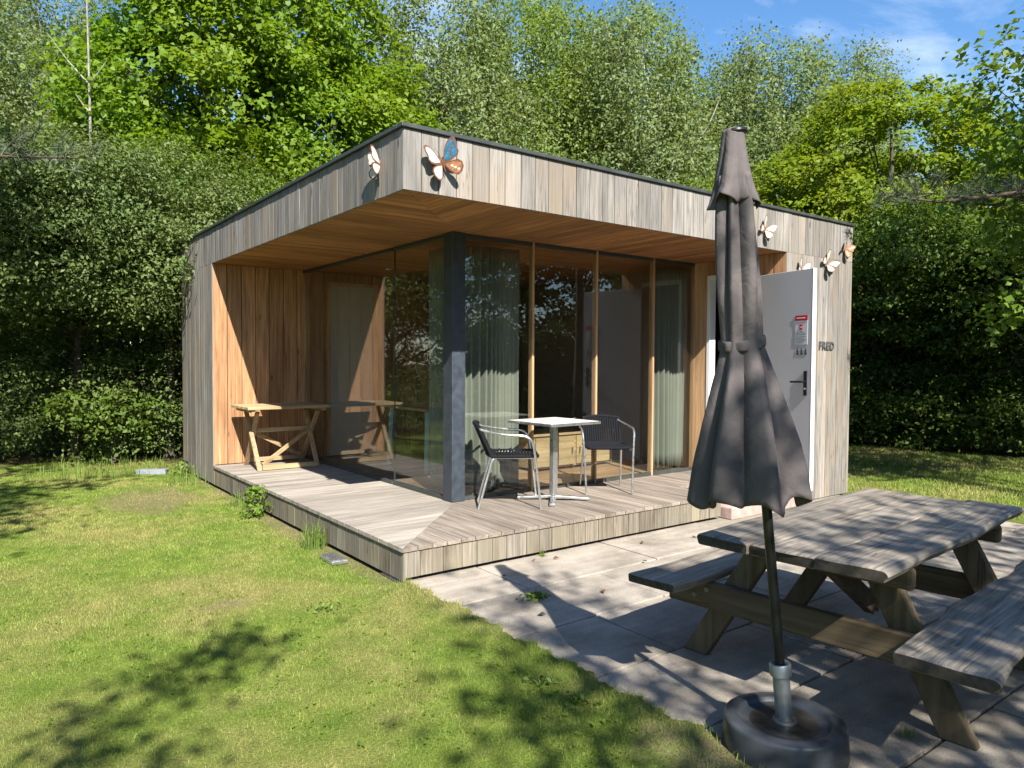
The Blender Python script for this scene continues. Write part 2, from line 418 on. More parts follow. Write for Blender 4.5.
def patio_mat():
    m, nt, out = new_mat('concrete_paving')
    p = N(nt, 'ShaderNodeBsdfPrincipled', Roughness=0.88); p.inputs['Specular IOR Level'].default_value = 0.25
    tc = N(nt, 'ShaderNodeTexCoord'); geo = N(nt, 'ShaderNodeNewGeometry')
    n1 = N(nt, 'ShaderNodeTexNoise', Scale=2.2, Detail=6.0, Roughness=0.65); L(nt, tc.outputs['Object'], n1.inputs['Vector'])
    r = ramp(nt, [(0.3, (0.20,0.175,0.143)), (0.52, (0.32,0.285,0.24)), (0.75, (0.41,0.37,0.32))], n1.outputs['Fac'])
    n2 = N(nt, 'ShaderNodeTexNoise', Scale=120.0, Detail=4.0); L(nt, tc.outputs['Object'], n2.inputs['Vector'])
    r2 = ramp(nt, [(0.35, (0.8,)*3), (0.65, (1.1,)*3)], n2.outputs['Fac'])
    col = mixc(nt, 1.0, r.outputs[0], r2.outputs[0], 'MULTIPLY')
    # faint swept streaks
    mp = nt.nodes.new('ShaderNodeVectorMath'); mp.operation = 'MULTIPLY'; mp.inputs[1].default_value = (1.4, 14.0, 1.0)
    L(nt, tc.outputs['Object'], mp.inputs[0])
    n3 = N(nt, 'ShaderNodeTexNoise', Scale=1.0, Detail=4.0); L(nt, mp.outputs[0], n3.inputs['Vector'])
    r3 = ramp(nt, [(0.35, (0.86,)*3), (0.6, (1.04,)*3)], n3.outputs['Fac'])
    col = mixc(nt, 1.0, col, r3.outputs[0], 'MULTIPLY')
    hsv = nt.nodes.new('ShaderNodeHueSaturation'); L(nt, col, hsv.inputs['Color'])
    mr = N(nt, 'ShaderNodeMapRange'); L(nt, geo.outputs['Random Per Island'], mr.inputs[0])
    mr.inputs[3].default_value = 0.84; mr.inputs[4].default_value = 1.08
    L(nt, mr.outputs[0], hsv.inputs['Value']); L(nt, hsv.outputs[0], p.inputs['Base Color'])
    b = N(nt, 'ShaderNodeBump', Strength=0.3, Distance=0.004); L(nt, n2.outputs['Fac'], b.inputs['Height'])
    L(nt, b.outputs[0], p.inputs['Normal']); L(nt, p.outputs[0], out.inputs[0]); return m
M['patio'] = patio_mat()
M['joint'] = simple('joint_soil', (0.075,0.065,0.045), 0.95, 0.0, 0.4, 20)

# ------------------------------------------------------------------ camera
YAW, PITCH, ROLL = math.radians(53.129), math.radians(-1.8487), math.radians(0.2967)
CAMP = Vector((-2.335, -4.327, 1.5273))
F = Vector((math.cos(YAW)*math.cos(PITCH), math.sin(YAW)*math.cos(PITCH), math.sin(PITCH)))
Rr = Vector((math.sin(YAW), -math.cos(YAW), 0)); U = Rr.cross(F)
R2 = Rr*math.cos(ROLL) + U*math.sin(ROLL); U2 = -Rr*math.sin(ROLL) + U*math.cos(ROLL)
cam = bpy.data.cameras.new('camera'); cam.sensor_width = 36.0; cam.lens = 725.25/1024*36.0
cam.clip_end = 600; cam.clip_start = 0.05
co = link(bpy.data.objects.new('camera', cam))
co.matrix_world = Matrix(((R2.x,U2.x,-F.x,CAMP.x),(R2.y,U2.y,-F.y,CAMP.y),(R2.z,U2.z,-F.z,CAMP.z),(0,0,0,1)))
SC.camera = co
def place(px, d, z=0.0):
    """ground point d metres in front of the viewer, under image column px"""
    fh = Vector((math.cos(YAW), math.sin(YAW), 0)); s = (px-512)/725.25*d
    p = CAMP + fh*d + Rr*s
    return Vector((p.x, p.y, z))

# ------------------------------------------------------------------ light
SUNV = Vector((-0.316, -1.064, 1.0)).normalized()      # towards the sun
sl = bpy.data.lights.new('sun', 'SUN'); sl.energy = 5.0; sl.angle = math.radians(0.5); sl.color = (1.0, 0.94, 0.85)
so = link(bpy.data.objects.new('sun', sl)); so.location = (0, -20, 20)
so.rotation_euler = SUNV.to_track_quat('Z', 'Y').to_euler()
wd = bpy.data.worlds.new('World'); SC.world = wd; wd.use_nodes = True
nt = wd.node_tree; nt.nodes.clear()
wo = nt.nodes.new('ShaderNodeOutputWorld'); bg = nt.nodes.new('ShaderNodeBackground')
sky = nt.nodes.new('ShaderNodeTexSky'); sky.sky_type = 'NISHITA'; sky.sun_disc = False
sky.sun_elevation = math.asin(SUNV.z); sky.sun_rotation = math.atan2(SUNV.x, SUNV.y)
sky.air_density = 1.0; sky.dust_density = 0.3; sky.ozone_density = 2.5; sky.altitude = 50
tc = nt.nodes.new('ShaderNodeTexCoord')
vm = nt.nodes.new('ShaderNodeVectorMath'); vm.operation = 'MULTIPLY'; vm.inputs[1].default_value = (2.2, 2.2, 5.5)
L(nt, tc.outputs['Generated'], vm.inputs[0])
cn = N(nt, 'ShaderNodeTexNoise', Scale=1.3, Detail=7.0, Roughness=0.6, Distortion=0.5); L(nt, vm.outputs[0], cn.inputs['Vector'])
cf = ramp(nt, [(0.52, (0,0,0)), (0.80, (0.65,)*3)], cn.outputs['Fac'])
hs = nt.nodes.new('ShaderNodeHueSaturation'); hs.inputs['Saturation'].default_value = 1.2; hs.inputs['Value'].default_value = 0.86
L(nt, sky.outputs[0], hs.inputs['Color'])
cc = mixc(nt, cf.outputs[0], hs.outputs[0], (5.5, 5.9, 6.4))
L(nt, cc, bg.inputs[0]); bg.inputs[1].default_value = 0.11
L(nt, bg.outputs[0], wo.inputs[0])
SC.view_settings.view_transform = 'Standard'; SC.view_settings.look = 'None'
SC.view_settings.exposure = 1.3; SC.view_settings.gamma = 1.0
SC.view_settings.use_curve_mapping = False
SC.cycles.max_bounces = 10; SC.cycles.transparent_max_bounces = 16
SC.cycles.diffuse_bounces = 4; SC.cycles.glossy_bounces = 4; SC.cycles.transmission_bounces = 6
SC.cycles.sample_clamp_indirect = 6.0; SC.cycles.caustics_reflective = False; SC.cycles.caustics_refractive = False

# ------------------------------------------------------------------ ground
def nz(x, y):
    return 0.5*np.sin(1.3*x+0.7*y+1) + 0.3*np.sin(2.9*x-1.7*y) + 0.2*np.sin(4.1*y+0.9*x+2)
def lawn_h(x, y):
    flat = np.clip((np.hypot(np.minimum(x-0.0, 0), np.minimum(5.7-x, 0))) / 1.2, 0, 1)
    return 0.018*nz(x, y)*flat - 0.006
gx = np.unique(np.concatenate([np.linspace(-200,-12,14), np.linspace(-12,14,90), np.linspace(14,200,14)]))
gy = np.unique(np.concatenate([np.linspace(-200,-12,14), np.linspace(-12,18,100), np.linspace(18,200,14)]))
X, Y = np.meshgrid(gx, gy); Z = lawn_h(X, Y)*(np.hypot(X, Y) < 25)
V = np.stack([X, Y, Z], -1).reshape(-1, 3); nx, ny = len(gx), len(gy)
idx = np.arange(nx*ny).reshape(ny, nx)
Fq = np.stack([idx[:-1,:-1], idx[:-1,1:], idx[1:,1:], idx[1:,:-1]], -1).reshape(-1, 4)
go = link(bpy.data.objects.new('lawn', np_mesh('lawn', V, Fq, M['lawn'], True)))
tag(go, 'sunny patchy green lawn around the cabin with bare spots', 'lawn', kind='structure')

# patio of large concrete slabs
pj = MB(); pj.box(0.0, 5.62, -4.36, 0.35, -0.06, 0.004)
po = pj.build('patio_bed', M['joint']); tag(po, 'dark soil bed showing in the joints of the paving', 'paving', kind='structure')
ps = MB(); row = 0; y1 = 0.34
hgt = [0.94, 0.62, 0.62, 0.62, 0.62, 0.62, 0.62]
y0 = 0.0
for k, h in enumerate(hgt):
    ya, yb = (y1 - h), y1
    x = 0.0 + (0.0 if k % 2 else -0.62)
    while x < 5.62:
        xa, xb = max(x, 0.0), min(x + 1.24, 5.6)
        if xb - xa > 0.05:
            dz = random.uniform(0, 0.008)
            ps.box(xa+0.007, xb-0.007, ya+0.007, yb-0.007, -0.02, 0.016+dz)
        x += 1.24
    y1 = ya
pa = ps.build('patio', M['patio'], bevel=0.004, seg=1)
tag(pa, 'pale concrete slab patio in front of the cabin', 'patio', kind='structure')

def lawn_edge(y): return 0.035+0.028*nz(y*3, y*5)+0.016*np.sin(y*17)+0.013*np.sin(y*41)+0.008*np.sin(y*97)
def edge_bump(x, y): return np.where((y < -0.02) & (y > -4.3) & (x > -0.16), 0.033*np.clip((x+0.15)/0.10, 0, 1), 0.0)
ty = np.linspace(-4.3, -0.03, 320); te = lawn_edge(ty); o1 = np.ones_like(ty)
cols_ = [(-0.17*o1, -0.02*o1), (-0.10*o1, 0.016*o1), (-0.03*o1, 0.029*o1), (te*0.6, 0.031*o1), (te, 0.026+0.002*np.sin(ty*50)), (te+0.012, 0.010*o1)]
V = np.stack([np.stack([cx_, ty, cz_], -1) for cx_, cz_ in cols_], 1).reshape(-1, 3)
ii = np.arange(320*6).reshape(320, 6)
Fq = np.stack([ii[:-1,:-1], ii[:-1,1:], ii[1:,1:], ii[1:,:-1]], -1).reshape(-1, 4)
eo = link(bpy.data.objects.new('lawn_edge', np_mesh('lawn_edge', V, Fq, M['lawn'], True)))
tag(eo, 'ragged turf edge creeping over the paving', 'lawn', kind='structure')
# grass blades (one uncountable mass)
def grass(name, n, region, hmin, hmax, w, mat, keep, dens=None):
    x = rng.uniform(region[0], region[1], n*2); y = rng.uniform(region[2], region[3], n*2)
    k = keep(x, y); x, y = x[k][:n], y[k][:n]; n = len(x)
    a = rng.uniform(0, 2*PI, n); h = rng.uniform(hmin, hmax, n)*(0.75+0.25*nz(x*3, y*3)); lean = rng.uniform(0.1, 1.1, n)*h
    ang = rng.uniform(0, 2*PI, n); z = lawn_h(x, y)+edge_bump(x, y)
    dist = np.hypot(x-CAMP.x, y-CAMP.y); ww = w*np.clip(dist/4.5, 0.8, 2.2)
    p0 = np.stack([x-np.cos(a)*ww, y-np.sin(a)*ww, z-0.004], -1); p1 = np.stack([x+np.cos(a)*ww, y+np.sin(a)*ww, z-0.004], -1)
    p2 = np.stack([x+np.cos(ang)*lean, y+np.sin(ang)*lean, z+h], -1)
    V = np.stack([p0, p1, p2], 1).reshape(-1, 3)
    return np_mesh(name, V, np.arange(3*n).reshape(-1, 3), mat)
def vis(x, y, m=1.25):
    dx, dy = x-CAMP.x, y-CAMP.y
    d = dx*math.cos(YAW)+dy*math.sin(YAW); s = dx*math.sin(YAW)-dy*math.cos(YAW)
    return (d > 1.6) & (np.abs(s) < d*0.706*m+0.3)
def bare(x, y):
    b = ((x+0.75)/0.5)**2+((y-4.3)/0.85)**2 < 1+0.6*nz(x*5, y*5)
    b |= ((x+0.08)/0.28)**2+((y+2.75)/0.42)**2 < 1+0.5*nz(x*6, y*6)
    b |= (((x+1.1)/0.2)**2+((y-0.3)/0.15)**2 < 0.5+0.8*nz(x*6, y*6))
    b |= (np.abs(x+0.02) < 0.09+0.06*nz(x*4, y*4)) & (y > 0.05)
    return b
def keepL(x, y):
    edge = lawn_edge(y)
    ok = (x < np.where(y < 0, edge, -0.01)) & vis(x, y)
    thin = rng.uniform(0, 1, len(x)) < np.where(bare(x, y), 0.3, 1.0)
    dist = np.hypot(x-CAMP.x, y-CAMP.y)
    return ok & thin & (rng.uniform(0, 1, len(x)) < np.clip(5.0/dist, 0.3, 1.0))
g1 = grass('grass', 420000, (-4.6, 0.25, -3.6, 8.2), 0.008, 0.025, 0.0017, M['blade'], keepL)
gob = link(bpy.data.objects.new('grass', g1)); tag(gob, 'short mown grass blades covering the lawn left of the cabin', 'grass', kind='stuff')
def keepE(x, y):
    return (x < lawn_edge(y)+0.015) & vis(x, y) & (rng.uniform(0, 1, len(x)) < 0.45+0.5*nz(y*4, y*2+3))
g3 = grass('grass', 7000, (-0.16, 0.16, -3.6, -0.02), 0.02, 0.055, 0.0019, M['blade'], keepE)
gob3 = link(bpy.data.objects.new('grass', g3)); tag(gob3, 'longer grass fringe creeping over the edge of the paving', 'grass', kind='stuff')
def keepR(x, y):
    return ((x > 5.66) | (y < -9)) & vis(x, y)
g2 = grass('grass', 60000, (5.6, 11.0, -4.5, 4.0), 0.02, 0.06, 0.002, M['blade'], keepR)
gob2 = link(bpy.data.objects.new('grass', g2)); tag(gob2, 'grass on the strip of lawn right of the cabin', 'grass', kind='stuff')

n = 900
x = rng.uniform(-4.4, -0.15, n*3); y = rng.uniform(-3.5, 6.0, n*3)
k = vis(x, y) & (nz(x*1.7+3, y*1.9) > 0.05) & (rng.uniform(0, 1, n*3) < np.clip(4.0/np.hypot(x-CAMP.x, y-CAMP.y), 0.25, 1)); x, y = x[k][:n], y[k][:n]
CL = (x, y)
# ------------------------------------------------------------------ cabin
LX, LY, H = 5.75, 6.26, 3.07
ZD, ZF = 0.256, 2.665            # deck top, soffit
EW, RX = 4.74, 4.45              # end wall of the terrace, recess wall
GX, GY = 1.13, 1.18              # glass planes
cab = empty('timber_cabin', (0,0,0), label='flat roofed timber cabin with covered corner deck and glazed walls', cat='cabin')

def boards_y0(mb, x0, x1, z0, z1, y, t=0.022, w=(0.13,0.15), gap=0.004, out=-1, axis='x'):
    """vertical boards on a wall plane; axis = direction they are laid out along"""
    x = x0
    while x < x1-0.005:
        ww = random.uniform(*w); xe = min(x+ww, x1)
        if x1-xe < 0.04: xe = x1
        dt = random.uniform(0, 0.003)
        a, b = (y, y+out*(t+dt)) if out > 0 else (y+out*(t+dt), y)
        if axis == 'x': mb.box(x+gap/2, xe-gap/2, a, b, z0, z1)
        else: mb.box(a, b, x+gap/2, xe-gap/2, z0, z1)
        x = xe
    return mb
# right-hand front (plane y = 0): fascia, wall right of the recess, deck skirt
b = MB(); boards_y0(b, 0.0, LX, ZF, H, 0.022, gap=0.007); b.build('fascia', M['clad'], cab)
b = MB(); boards_y0(b, RX, LX, 0.03, ZF-0.002, 0.022, w=(0.09,0.15)); b.build('wall', M['clad'], cab)
b = MB(); boards_y0(b, 0.0, 3.42, 0.048, 0.222, 0.022, gap=0.006, w=(0.12,0.19)); b.build('deck_skirt', M['clad_green'], cab)
# left-hand front (plane x = 0)
b = MB(); boards_y0(b, 0.0, LY, ZF, H, 0.022, w=(0.06,0.11), axis='y'); b.build('fascia', M['clad'], cab)
b = MB(); boards_y0(b, EW, LY, 0.03, ZF-0.002, 0.022, w=(0.08,0.14), axis='y'); b.build('wall', M['clad'], cab)
b = MB(); boards_y0(b, 0.0, EW, 0.028, 0.222, 0.022, gap=0.006, w=(0.12,0.19), axis='y'); b.build('deck_skirt', M['clad_green'], cab)
# far sides
b = MB(); boards_y0(b, 0.0, LY, 0.03, H, LX-0.022, out=1, axis='y'); b.build('wall', M['clad'], cab)
b = MB(); boards_y0(b, 0.0, LX, 0.03, H, LY-0.022, out=1, axis='x'); b.build('wall', M['clad'], cab)
# structure behind the boards
b = MB()
b.box(0.024, 0.10, 0.024, LY-0.03, ZF+0.02, H-0.01); b.box(0.10, LX-0.03, 0.024, 0.10, ZF+0.02, H-0.01)
b.box(0.024, 0.12, EW+0.03, LY-0.03, 0.06, ZF+0.018); b.box(RX+0.03, LX-0.03, 0.024, 0.12, 0.06, ZF+0.018)
b.box(LX-0.14, LX-0.026, 0.13, LY-0.03, 0.06, H-0.01); b.box(0.13, LX-0.15, LY-0.14, LY-0.026, 0.06, H-0.01)
b.box(0.06, 3.38, 0.06, 0.10, 0.03, 0.20); b.box(0.06, 0.10, 0.11, LY-0.2, 0.03, 0.20)
b.build('wall_core', M['dark'], cab)
# roof
b = MB(); b.box(0.03, LX-0.03, 0.03, LY-0.03, H-0.008, H+0.012); rf = b.build('roof', M['roof'], cab)
b = MB(); e = 0.022
b.box(-e, LX+e, -e, 0.06, H+0.003, H+0.032); b.box(-e, 0.06, 0.062, LY+e, H+0.003, H+0.032)
b.box(LX-0.06, LX+e, 0.062, LY+e, H+0.003, H+0.032); b.box(0.062, LX-0.062, LY-0.06, LY+e, H+0.003, H+0.032)
b.build('roof_trim', M['trim'], rf, bevel=0.004)

# mitred boards of deck and soffit
def mitred(z0, z1, w, gap, lim_x, lim_y, edge=0.0):
    """boards along x on the left leg (cut at x<=y) and along y on the right leg (cut at y<=x)"""
    bx, by = MB(), MB()
    y = -edge
    while y < lim_y - 0.01:                   # left leg boards run along x
        ye = min(y+w, lim_y); a, c = y+gap/2, ye-gap/2; dz = random.uniform(0, 0.0015)
        xe = GX+0.06
        ra, rc = min(a, xe), min(c, xe)
        if ra > -edge+0.01 or True:
            vs = [(-edge,a,z0),(max(ra,-edge)-0.002,a,z0),(max(rc,-edge)-0.002,c,z0),(-edge,c,z0)]
            vs += [(p[0],p[1],z1+dz) for p in vs]
            bx.add(vs, [(0,3,2,1),(4,5,6,7),(0,1,5,4),(1,2,6,5),(2,3,7,6),(3,0,4,7)])
        y = ye
    x = -edge
    while x < lim_x - 0.01:                   # right leg boards run along y
        xe = min(x+w, lim_x); a, c = x+gap/2, xe-gap/2; dz = random.uniform(0, 0.0015)
        ye = GY+0.06; ra, rc = min(a, ye), min(c, ye)
        f0 = -edge
        if edge > 0 and a > 3.40: f0 = 0.52      # notch for the step
        vs = [(a,f0,z0),(a,max(ra,f0)-0.002,z0),(c,max(rc,f0)-0.002,z0),(c,f0,z0)]
        vs += [(p[0],p[1],z1+dz) for p in vs]
        by.add(vs, [(0,1,2,3),(7,6,5,4),(4,5,1,0),(5,6,2,1),(6,7,3,2),(7,4,0,3)])
        x = xe
    return bx, by
bx, by = mitred(0.228, ZD, 0.118, 0.006, RX-0.03, EW-0.03, 0.012)
bx.build('deck', M['deck_x'], cab); by.build('deck', M['deck_y'], cab)
b = MB(); b.box(0.12, GX+0.05, 0.3, EW-0.05, 0.18, 0.222); b.box(0.3, 3.38, 0.12, GY+0.05, 0.175, 0.217); b.build('deck_frame', M['dark'], cab)
bx, by = mitred(ZF, ZF+0.018, 0.118, 0.004, RX-0.002, EW-0.002, -0.024)
bx.build('soffit', M['soffit_x'], cab); by.build('soffit', M['soffit_y'], cab)
# terrace end wall (faces -y) continues indoors, recess wall (faces -x)
b = MB(); boards_y0(b, 0.004, 3.4, ZD+0.004, ZF-0.002, EW+0.024, t=0.022, w=(0.165,0.185), gap=0.008); b.build('end_wall', M['inner'], cab)
DY0, DY1, DZ1 = 0.40, 0.95, 2.46        # doorway in the recess wall
b = MB()
boards_y0(b, 0.004, DY0-0.05, 0.06, ZF-0.002, RX+0.024, w=(0.12,0.16), axis='y')
boards_y0(b, DY0-0.046, 1.17, DZ1+0.05, ZF-0.002, RX+0.024, w=(0.12,0.16), axis='y')
b.build('recess_wall', M['inner'], cab)
b = MB(); b.box(RX-0.005, RX+0.10, DY1+0.05, GY+0.05, ZD+0.003, ZF-0.003); b.build('door_jamb', M['jamb'], cab)
# interior shell
b = MB(); b.box(GX+0.06, LX-0.16, GY+0.062, LY-0.16, 0.20, ZD-0.002); b.build('floor', M['floor'], cab)
b = MB(); b.box(GX+0.062, LX-0.16, GY+0.064, LY-0.16, ZF+0.002, ZF+0.02); b.build('ceiling', M['soffit_x'], cab)
b = MB(); b.box(4.62, 4.66, 1.30, 4.70, ZD+0.002, ZF-0.002); b.box(3.42, 4.61, 4.70, 4.74, ZD+0.002, ZF-0.002); b.build('inner_wall', M['wall_in'], cab)
b = MB(); b.box(1.47, 2.10, EW-0.028, EW-0.004, ZD+0.01, 2.50); b.build('inner_door', M['panel_pale'], cab, bevel=0.004)
b = MB(); b.box(1.43, 1.468, EW-0.04, EW-0.003, ZD+0.01, 2.54); b.box(2.102, 2.14, EW-0.04, EW-0.003, ZD+0.01, 2.54); b.box(1.4685, 2.1015, EW-0.04, EW-0.003, 2.502, 2.54); b.build('inner_door_frame', M['jamb'], cab)
for x, y in ((2.35, 2.4), (1.9, 3.9), (3.4, 3.2)):
    b = MB(); b.lathe([(0.04,-0.006),(0.045,0.0),(0.045,0.004)], 20, (x, y, ZF-0.004)); b.build('downlight', M['lampw'], cab, smooth=True)
# corner post
b = MB(); b.box(1.095, 1.235, 1.13, 1.285, ZD+0.002, ZF-0.002); b.build('corner_post', M['post'], cab, bevel=0.006)
# glazing: each window a pane with its own wooden frame
def window(x0, x1, y0, y1):
    g = MB(); alongx = (x1-x0) > (y1-y0)
    if alongx: g.box(x0, x1, y0-0.004, y0+0.004, ZD+0.04, ZF-0.035)
    else: g.box(x0-0.004, x0+0.004, y0, y1, ZD+0.04, ZF-0.035)
    return g.build('window', M['glass'], cab)
def xframe(w, x0, x1, left, right):
    f = MB(); y = GY
    if right:
        f.box(x1-0.011, x1+0.011, y-0.02, y+0.04, ZD+0.004, ZF-0.003); f.build('mullion', M['jamb'], w)
    f = MB(); f.box(x0, x1-0.016, y-0.02, y+0.03, ZD+0.003, ZD+0.036); f.build('bottom_frame', M['trim'], w)
    f = MB(); f.box(x0, x1-0.016, y-0.02, y+0.03, ZF-0.034, ZF-0.003); f.build('top_frame', M['trim'], w)
xs = [1.238, 2.035, 2.875, 3.735, 4.44]
for i in range(4):
    w = window(xs[i]+0.004, xs[i+1]-0.004, GY, GY); xframe(w, xs[i]+(0.016 if i else 0.0), xs[i+1], False, i < 3)
ys = [1.288, 2.28, EW-0.004]
for i in range(2):
    w = window(GX, GX, ys[i]+0.004, ys[i+1]-0.004)
    f = MB(); f.box(GX-0.02, GX+0.03, ys[i]+0.03*(i==1), ys[i+1]-0.002, ZD+0.003, ZD+0.036); f.build('bottom_frame', M['trim'], w)
    f = MB(); f.box(GX-0.02, GX+0.03, ys[i]+0.03*(i==1), ys[i+1]-0.002, ZF-0.034, ZF-0.003); f.build('top_frame', M['trim'], w)
    if i == 1:
        f = MB(); f.box(GX-0.006, GX+0.012, ys[i]-0.003, ys[i]+0.003, ZD+0.037, ZF-0.036); f.build('mullion', M['trim'], w)

# entrance door: swung right round, its frame in the recess wall
fr = MB()
fr.box(RX-0.012, RX+0.09, DY0-0.045, DY0, ZD-0.02, DZ1+0.045); fr.box(RX-0.012, RX+0.09, DY1, DY1+0.045, ZD-0.02, DZ1+0.045)
fr.box(RX-0.012, RX+0.09, DY0+0.001, DY1-0.001, DZ1, DZ1+0.045)
fr.build('door_frame', M['white'], cab, bevel=0.003)
hx, hy, fx, fy = RX-0.035, DY0-0.01, 4.215, -0.455
dl = math.hypot(fx-hx, fy-hy); da = math.atan2(fy-hy, fx-hx)
b = MB(); b.box(0, dl, -0.022, 0.022, 0.275, 2.435)
door = b.build('door', M['doorgrey'], cab, bevel=0.003); door.location = (hx, hy, 0); door.rotation_euler = (0,0,da)
door['label'] = 'pale grey entrance door standing wide open'
# outer (viewer side) face of the leaf is local -y here
sgn = -1
def onface(mb, x0, x1, z0, z1, t, mi=0):
    y = sgn*(0.022+0.0005); ya, yb = sorted((y, y+sgn*t)); return mb.box(x0, x1, ya, yb, z0, z1, mi)
edge = MB(); edge.box(dl+0.0005, dl+0.003, -0.023, 0.023, 0.275, 2.435); edge.build('door_edge', M['white'], door)
b = MB(); onface(b, dl-0.088, dl-0.052, 1.20, 1.44, 0.010)
b.tube([(dl-0.070, sgn*0.034, 1.335),(dl-0.070, sgn*0.085, 1.335),(dl-0.10, sgn*0.088, 1.335),(dl-0.20, sgn*0.088, 1.332)], 0.0105, 10)
b.build('handle', M['black'], door, smooth=True)
b = MB(); b.tube([(dl-0.070, sgn*0.032, 1.265),(dl-0.070, sgn*0.046, 1.265)], 0.012, 14); b.build('lock', M['alu'], door, smooth=True)
no = MB(); onface(no, dl-0.215, dl-0.055, 1.70, 1.985, 0.002); nob = no.build('notice', M['paper'], door)
r = MB()
onface(r, dl-0.215, dl-0.055, 1.935, 1.985, 0.0035); r.build('red_band', M['red'], nob)
r = MB(); onface(r, dl-0.158, dl-0.12, 1.845, 1.895, 0.0035); r.build('red_emblem', M['red'], nob)
r = MB()
for k in range(7): onface(r, dl-0.195+0.016*k, dl-0.185+0.016*k, 1.954, 1.966, 0.0045)
onface(r, dl-0.147, dl-0.131, 1.863, 1.876, 0.0045)
r.build('white_print', M['white'], nob)
r = MB()
for k, (z, a) in enumerate(((1.915,.12),(1.825,.10),(1.81,.13),(1.795,.12),(1.775,.13),(1.76,.09),(1.745,.13),(1.73,.11),(1.715,.07))):
    onface(r, dl-0.20, dl-0.20+a, z, z+0.0055, 0.0035)
r.build('small_print', M['print'], nob)
for k in range(3):
    r = MB(); x = dl-0.195+0.052*k
    onface(r, x, x+0.03, 1.60, 1.622, 0.002); onface(r, x+0.004, x+0.026, 1.626, 1.645, 0.002); onface(r, x+0.008, x+0.022, 1.649, 1.662, 0.002)
    r.build('pictogram', M['letter'], door)
for z in (0.55, 1.35, 2.2):
    b = MB(); b.tube([(-0.004,-0.03,z-0.05),(-0.004,-0.03,z+0.05)], 0.011, 10); b.build('hinge', M['steel'], door, smooth=True)

# lettering on the boards
fc = bpy.data.curves.new('lettering', 'FONT'); fc.body = 'FRED'; fc.size = 0.125; fc.extrude = 0.006; fc.offset = 0.0035; fc.space_character = 1.12
tmp = bpy.data.objects.new('lettering_text', fc); link(tmp); tmp.location = (5.075, -0.0055, 1.665); tmp.rotation_euler = (PI/2, 0, 0)
bpy.context.view_layer.update()
me = bpy.data.meshes.new_from_object(tmp.evaluated_get(bpy.context.evaluated_depsgraph_get()))
mw = tmp.matrix_world.copy(); bpy.data.objects.remove(tmp); bpy.data.curves.remove(fc)
me.transform(mw); me.name = 'lettering'; me.materials.clear(); me.materials.append(M['letter'])
lo = link(bpy.data.objects.new('lettering', me), cab); lo['label'] = 'dark letters reading FRED'

# step at the doorway
st = MB(); st.prism([(3.46,-0.10),(4.78,-0.10),(4.78,-0.008),(4.40,-0.008),(4.40,0.49),(3.46,0.49)], Matrix.Translation((0,0,0.016)), 0.119)
s_o = st.build('doorstep', M['concrete'], bevel=0.012); tag(s_o, 'low pinkish concrete step at the end of the deck beneath the parasol', 'step')

# curtains
def curtain(p0, p1, nfold, amp, label, seed):
    rs = random.Random(seed); p0 = Vector(p0); p1 = Vector(p1); d = (p1-p0); n = Vector((-d.y, d.x, 0)).normalized()
    nu, nv = nfold*10, 14; V = []; ph = [rs.uniform(0, 6.28) for _ in range(4)]
    for j in range(nv+1):
        v = j/nv; z = ZD+0.03+v*(ZF-ZD-0.09)
        for i in range(nu+1):
            u = i/nu
            w = math.sin(2*PI*nfold*u+1.3*math.sin(3*u*PI+ph[0])+0.7*math.sin(9*u+ph[3]))*(0.7+0.45*math.sin(7*u+ph[1]))
            w = w*(1.0-0.3*v)+0.25*math.sin(11*u+ph[2]+1.5*v)
            p = p0+d*(u+0.01*math.sin(4*v+9*u))+n*amp*w
            V.append((p.x, p.y, z))
    Fc = [(j*(nu+1)+i, j*(nu+1)+i+1, (j+1)*(nu+1)+i+1, (j+1)*(nu+1)+i) for j in range(nv) for i in range(nu)]
    me = bpy.data.meshes.new('curtain'); me.from_pydata(V, [], Fc); me.materials.append(M['curtain'])
    me.polygons.foreach_set('use_smooth', [True]*len(me.polygons))
    o = link(bpy.data.objects.new('curtain', me)); md = o.modifiers.new('thick', 'SOLIDIFY'); md.thickness = 0.003
    return tag(o, label, 'curtain', 'curtains behind the glass')
curtain((1.34,1.36,0), (1.98,1.34,0), 10, 0.045, 'pleated sage green curtain behind the glass right of the dark corner post', 1)
curtain((3.92,1.36,0), (4.53,1.36,0), 9, 0.045, 'pleated sage green curtain beside the entrance, half hidden by the parasol', 2)
curtain((1.34,1.95,0), (1.32,1.42,0), 10, 0.04, 'dim pleated curtain left of the corner post behind reflections', 3)
# furniture indoors
t = empty('wooden_cabinet', (3.42, 2.35, ZD), label='low pale wooden cabinet indoors behind the deck chair, catching the sun', cat='cabinet')
b = MB(); b.box(-0.62, 0.62, -0.25, 0.25, 0.03, 0.40); b.build('body', M['teak_x'], t, bevel=0.006)
b = MB(); b.box(-0.64, 0.64, -0.27, 0.27, 0.402, 0.43); b.build('top', M['teak_x'], t, bevel=0.005)
for s in (-1, 1):
    b = MB(); b.box(s*0.31-0.29, s*0.31+0.29, -0.268, -0.252, 0.05, 0.385); dd = b.build('door', M['teak_x'], t, bevel=0.004)
    b = MB(); b.tube([(s*0.06,-0.285,0.18),(s*0.06,-0.285,0.26)], 0.007, 8); b.build('handle', M['steel'], dd)
t = empty('dining_table', (2.05, 3.1, ZD), label='small indoor table with pale teal legs behind the left glass wall', cat='table')
b = MB(); b.box(-0.38, 0.38, -0.5, 0.5, 0.70, 0.735); b.build('tabletop', M['teak_x'], t, bevel=0.006)
for sx in (-1, 1):
    for sy in (-1, 1):
        b = MB(); b.bar((sx*0.33, sy*0.45, 0.0), (sx*0.30, sy*0.42, 0.70), 0.05, 0.05); b.build('leg', M['teal'], t, bevel=0.004)

